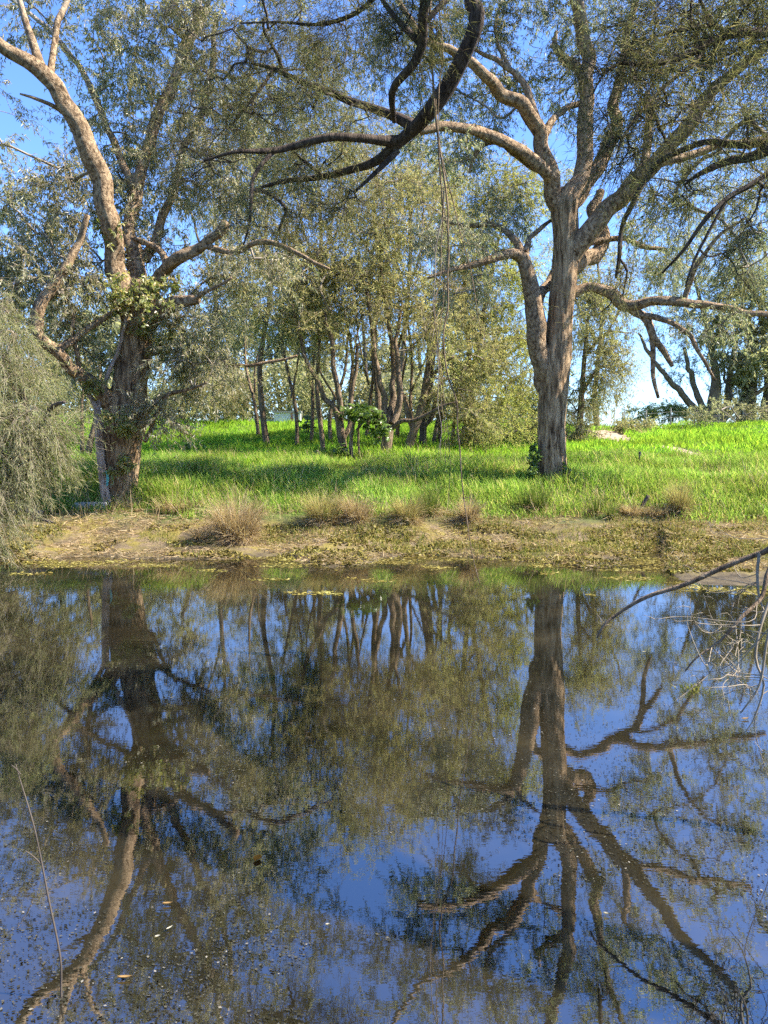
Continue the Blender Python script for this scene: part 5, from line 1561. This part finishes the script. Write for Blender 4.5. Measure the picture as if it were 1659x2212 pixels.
# floating flecks and leaves on the pond
n = 90000
yy = 2.2 + (12.6 - 2.2) * rng.random(n) ** 1.5
xx = (rng.random(n) * 2 - 1) * (yy * .56 + .6)
ok = (n2(xx, yy, .9, 51) + .55 * n2(xx, yy, .3, 52) + .3 * n2(xx, yy, 2.6, 53) > .93) & (ground_z(xx, yy, False) < -.05)
xx, yy = xx[ok], yy[ok]
n = len(xx)
P = np.stack([xx, yy, np.full(n, .004)], -1)
a = rng.random(n) * 6.283
D = np.stack([np.cos(a), np.sin(a), np.zeros(n)], -1)
sidev = np.stack([-np.sin(a), np.cos(a), np.zeros(n)], -1)
sz = .0035 + .008 * rng.random(n) ** 3
V, F = diamonds(P, D, sz * 1.6, sz, rng, .0, sidev)
V[:, 2] = np.maximum(V[:, 2], .003)
obj('floating_flecks', mesh('floating_flecks', V, F, M['debris']), None, 'specks of duckweed and dust floating on the pond', 'debris', None, 'stuff')


n = 26000
yy = 10.2 + 3.6 * rng.random(n)
xx = (rng.random(n) * 2 - 1) * (yy * .56 + .6)
gz = ground_z(xx, yy)
ok = (gz < -.01) & (n2(xx, yy * 2.2, .9, 55) + .3 * n2(xx, yy * 2, .25, 56) > .80 - .16 * sst(-.06, -.01, gz) - .10 * sst(1, 5, xx))
xx, yy = xx[ok], yy[ok]
n = len(xx)
a = rng.random(n) * 6.283
D = nrm(np.stack([np.cos(a), np.sin(a), .12 * rng.random(n)], -1))
V, F = diamonds(np.stack([xx, yy, np.full(n, .004)], -1), D, .04 + .07 * rng.random(n), .015 + .03 * rng.random(n), rng, .1, np.stack([-np.sin(a), np.cos(a), np.zeros(n)], -1))
obj('floating_scum', mesh('floating_scum', V, F, M['algae']), None, 'yellow-brown scum and straw floating along the far water edge', 'scum', None, 'stuff')


def floatleaf(label, px, py, L, wd, ang, mat):
    L, wd = L * .62, wd * .6
    d = ray(px, py)
    p = CAM + d * (2.0 / -d[2])
    t = np.linspace(0, 1, 7)
    w_ = wd * np.sin(np.pi * np.clip(t, .02, .98)) ** .8
    v = []
    for k in range(7):
        z = .008 + .012 * (t[k] - .5) ** 2 * 4 * L * 3
        v += [[t[k] * L - L / 2, -w_[k] / 2, z + .006], [t[k] * L - L / 2, 0, z], [t[k] * L - L / 2, w_[k] / 2, z + .006]]
    f = [[k * 3 + j, k * 3 + j + 1, (k + 1) * 3 + j + 1, (k + 1) * 3 + j] for k in range(6) for j in range(2)]
    o = obj('floating_leaf', mesh('floating_leaf', np.array(v), f, M[mat], True), None, label, 'leaf', 'leaves floating on the pond', None, (p[0], p[1], 0))
    o.rotation_euler.z = ang


floatleaf('round orange-brown leaf floating left of the picture centre', 556, 1858, .085, .07, 1.3, 'orange')
floatleaf('cream leaf floating in the blue reflection right of the orange leaf', 845, 1888, .045, .02, .6, 'cream_leaf')
floatleaf('cream leaf floating at lower left near the stick', 340, 2028, .035, .018, .5, 'cream_leaf')
floatleaf('cream curled leaf floating just above the lower left cream leaf', 366, 2010, .05, .014, .9, 'cream_leaf')
floatleaf('pale leaf floating in the lower middle of the pond', 708, 2002, .03, .015, .2, 'cream_leaf')
floatleaf('long brown leaf floating at the lower left', 270, 2316 - 200, .09, .02, .05, 'brown_leaf')
floatleaf('yellow-brown leaf floating below the left tree reflection', 362, 1956, .07, .018, .1, 'brown_leaf')
floatleaf('pale leaf floating in the right tree reflection', 1310, 1978, .04, .016, 2.8, 'cream_leaf')
floatleaf('brown leaf floating right of the right tree reflection', 1610, 1270 + 285, .09, .03, .2, 'brown_leaf')
floatleaf('cream leaf floating near the left bank below the left tree', 372, 1510, .07, .025, .7, 'cream_leaf')
floatleaf('small cream leaf floating in the middle of the sky reflection', 1392, 1410, .07, .02, .1, 'cream_leaf')
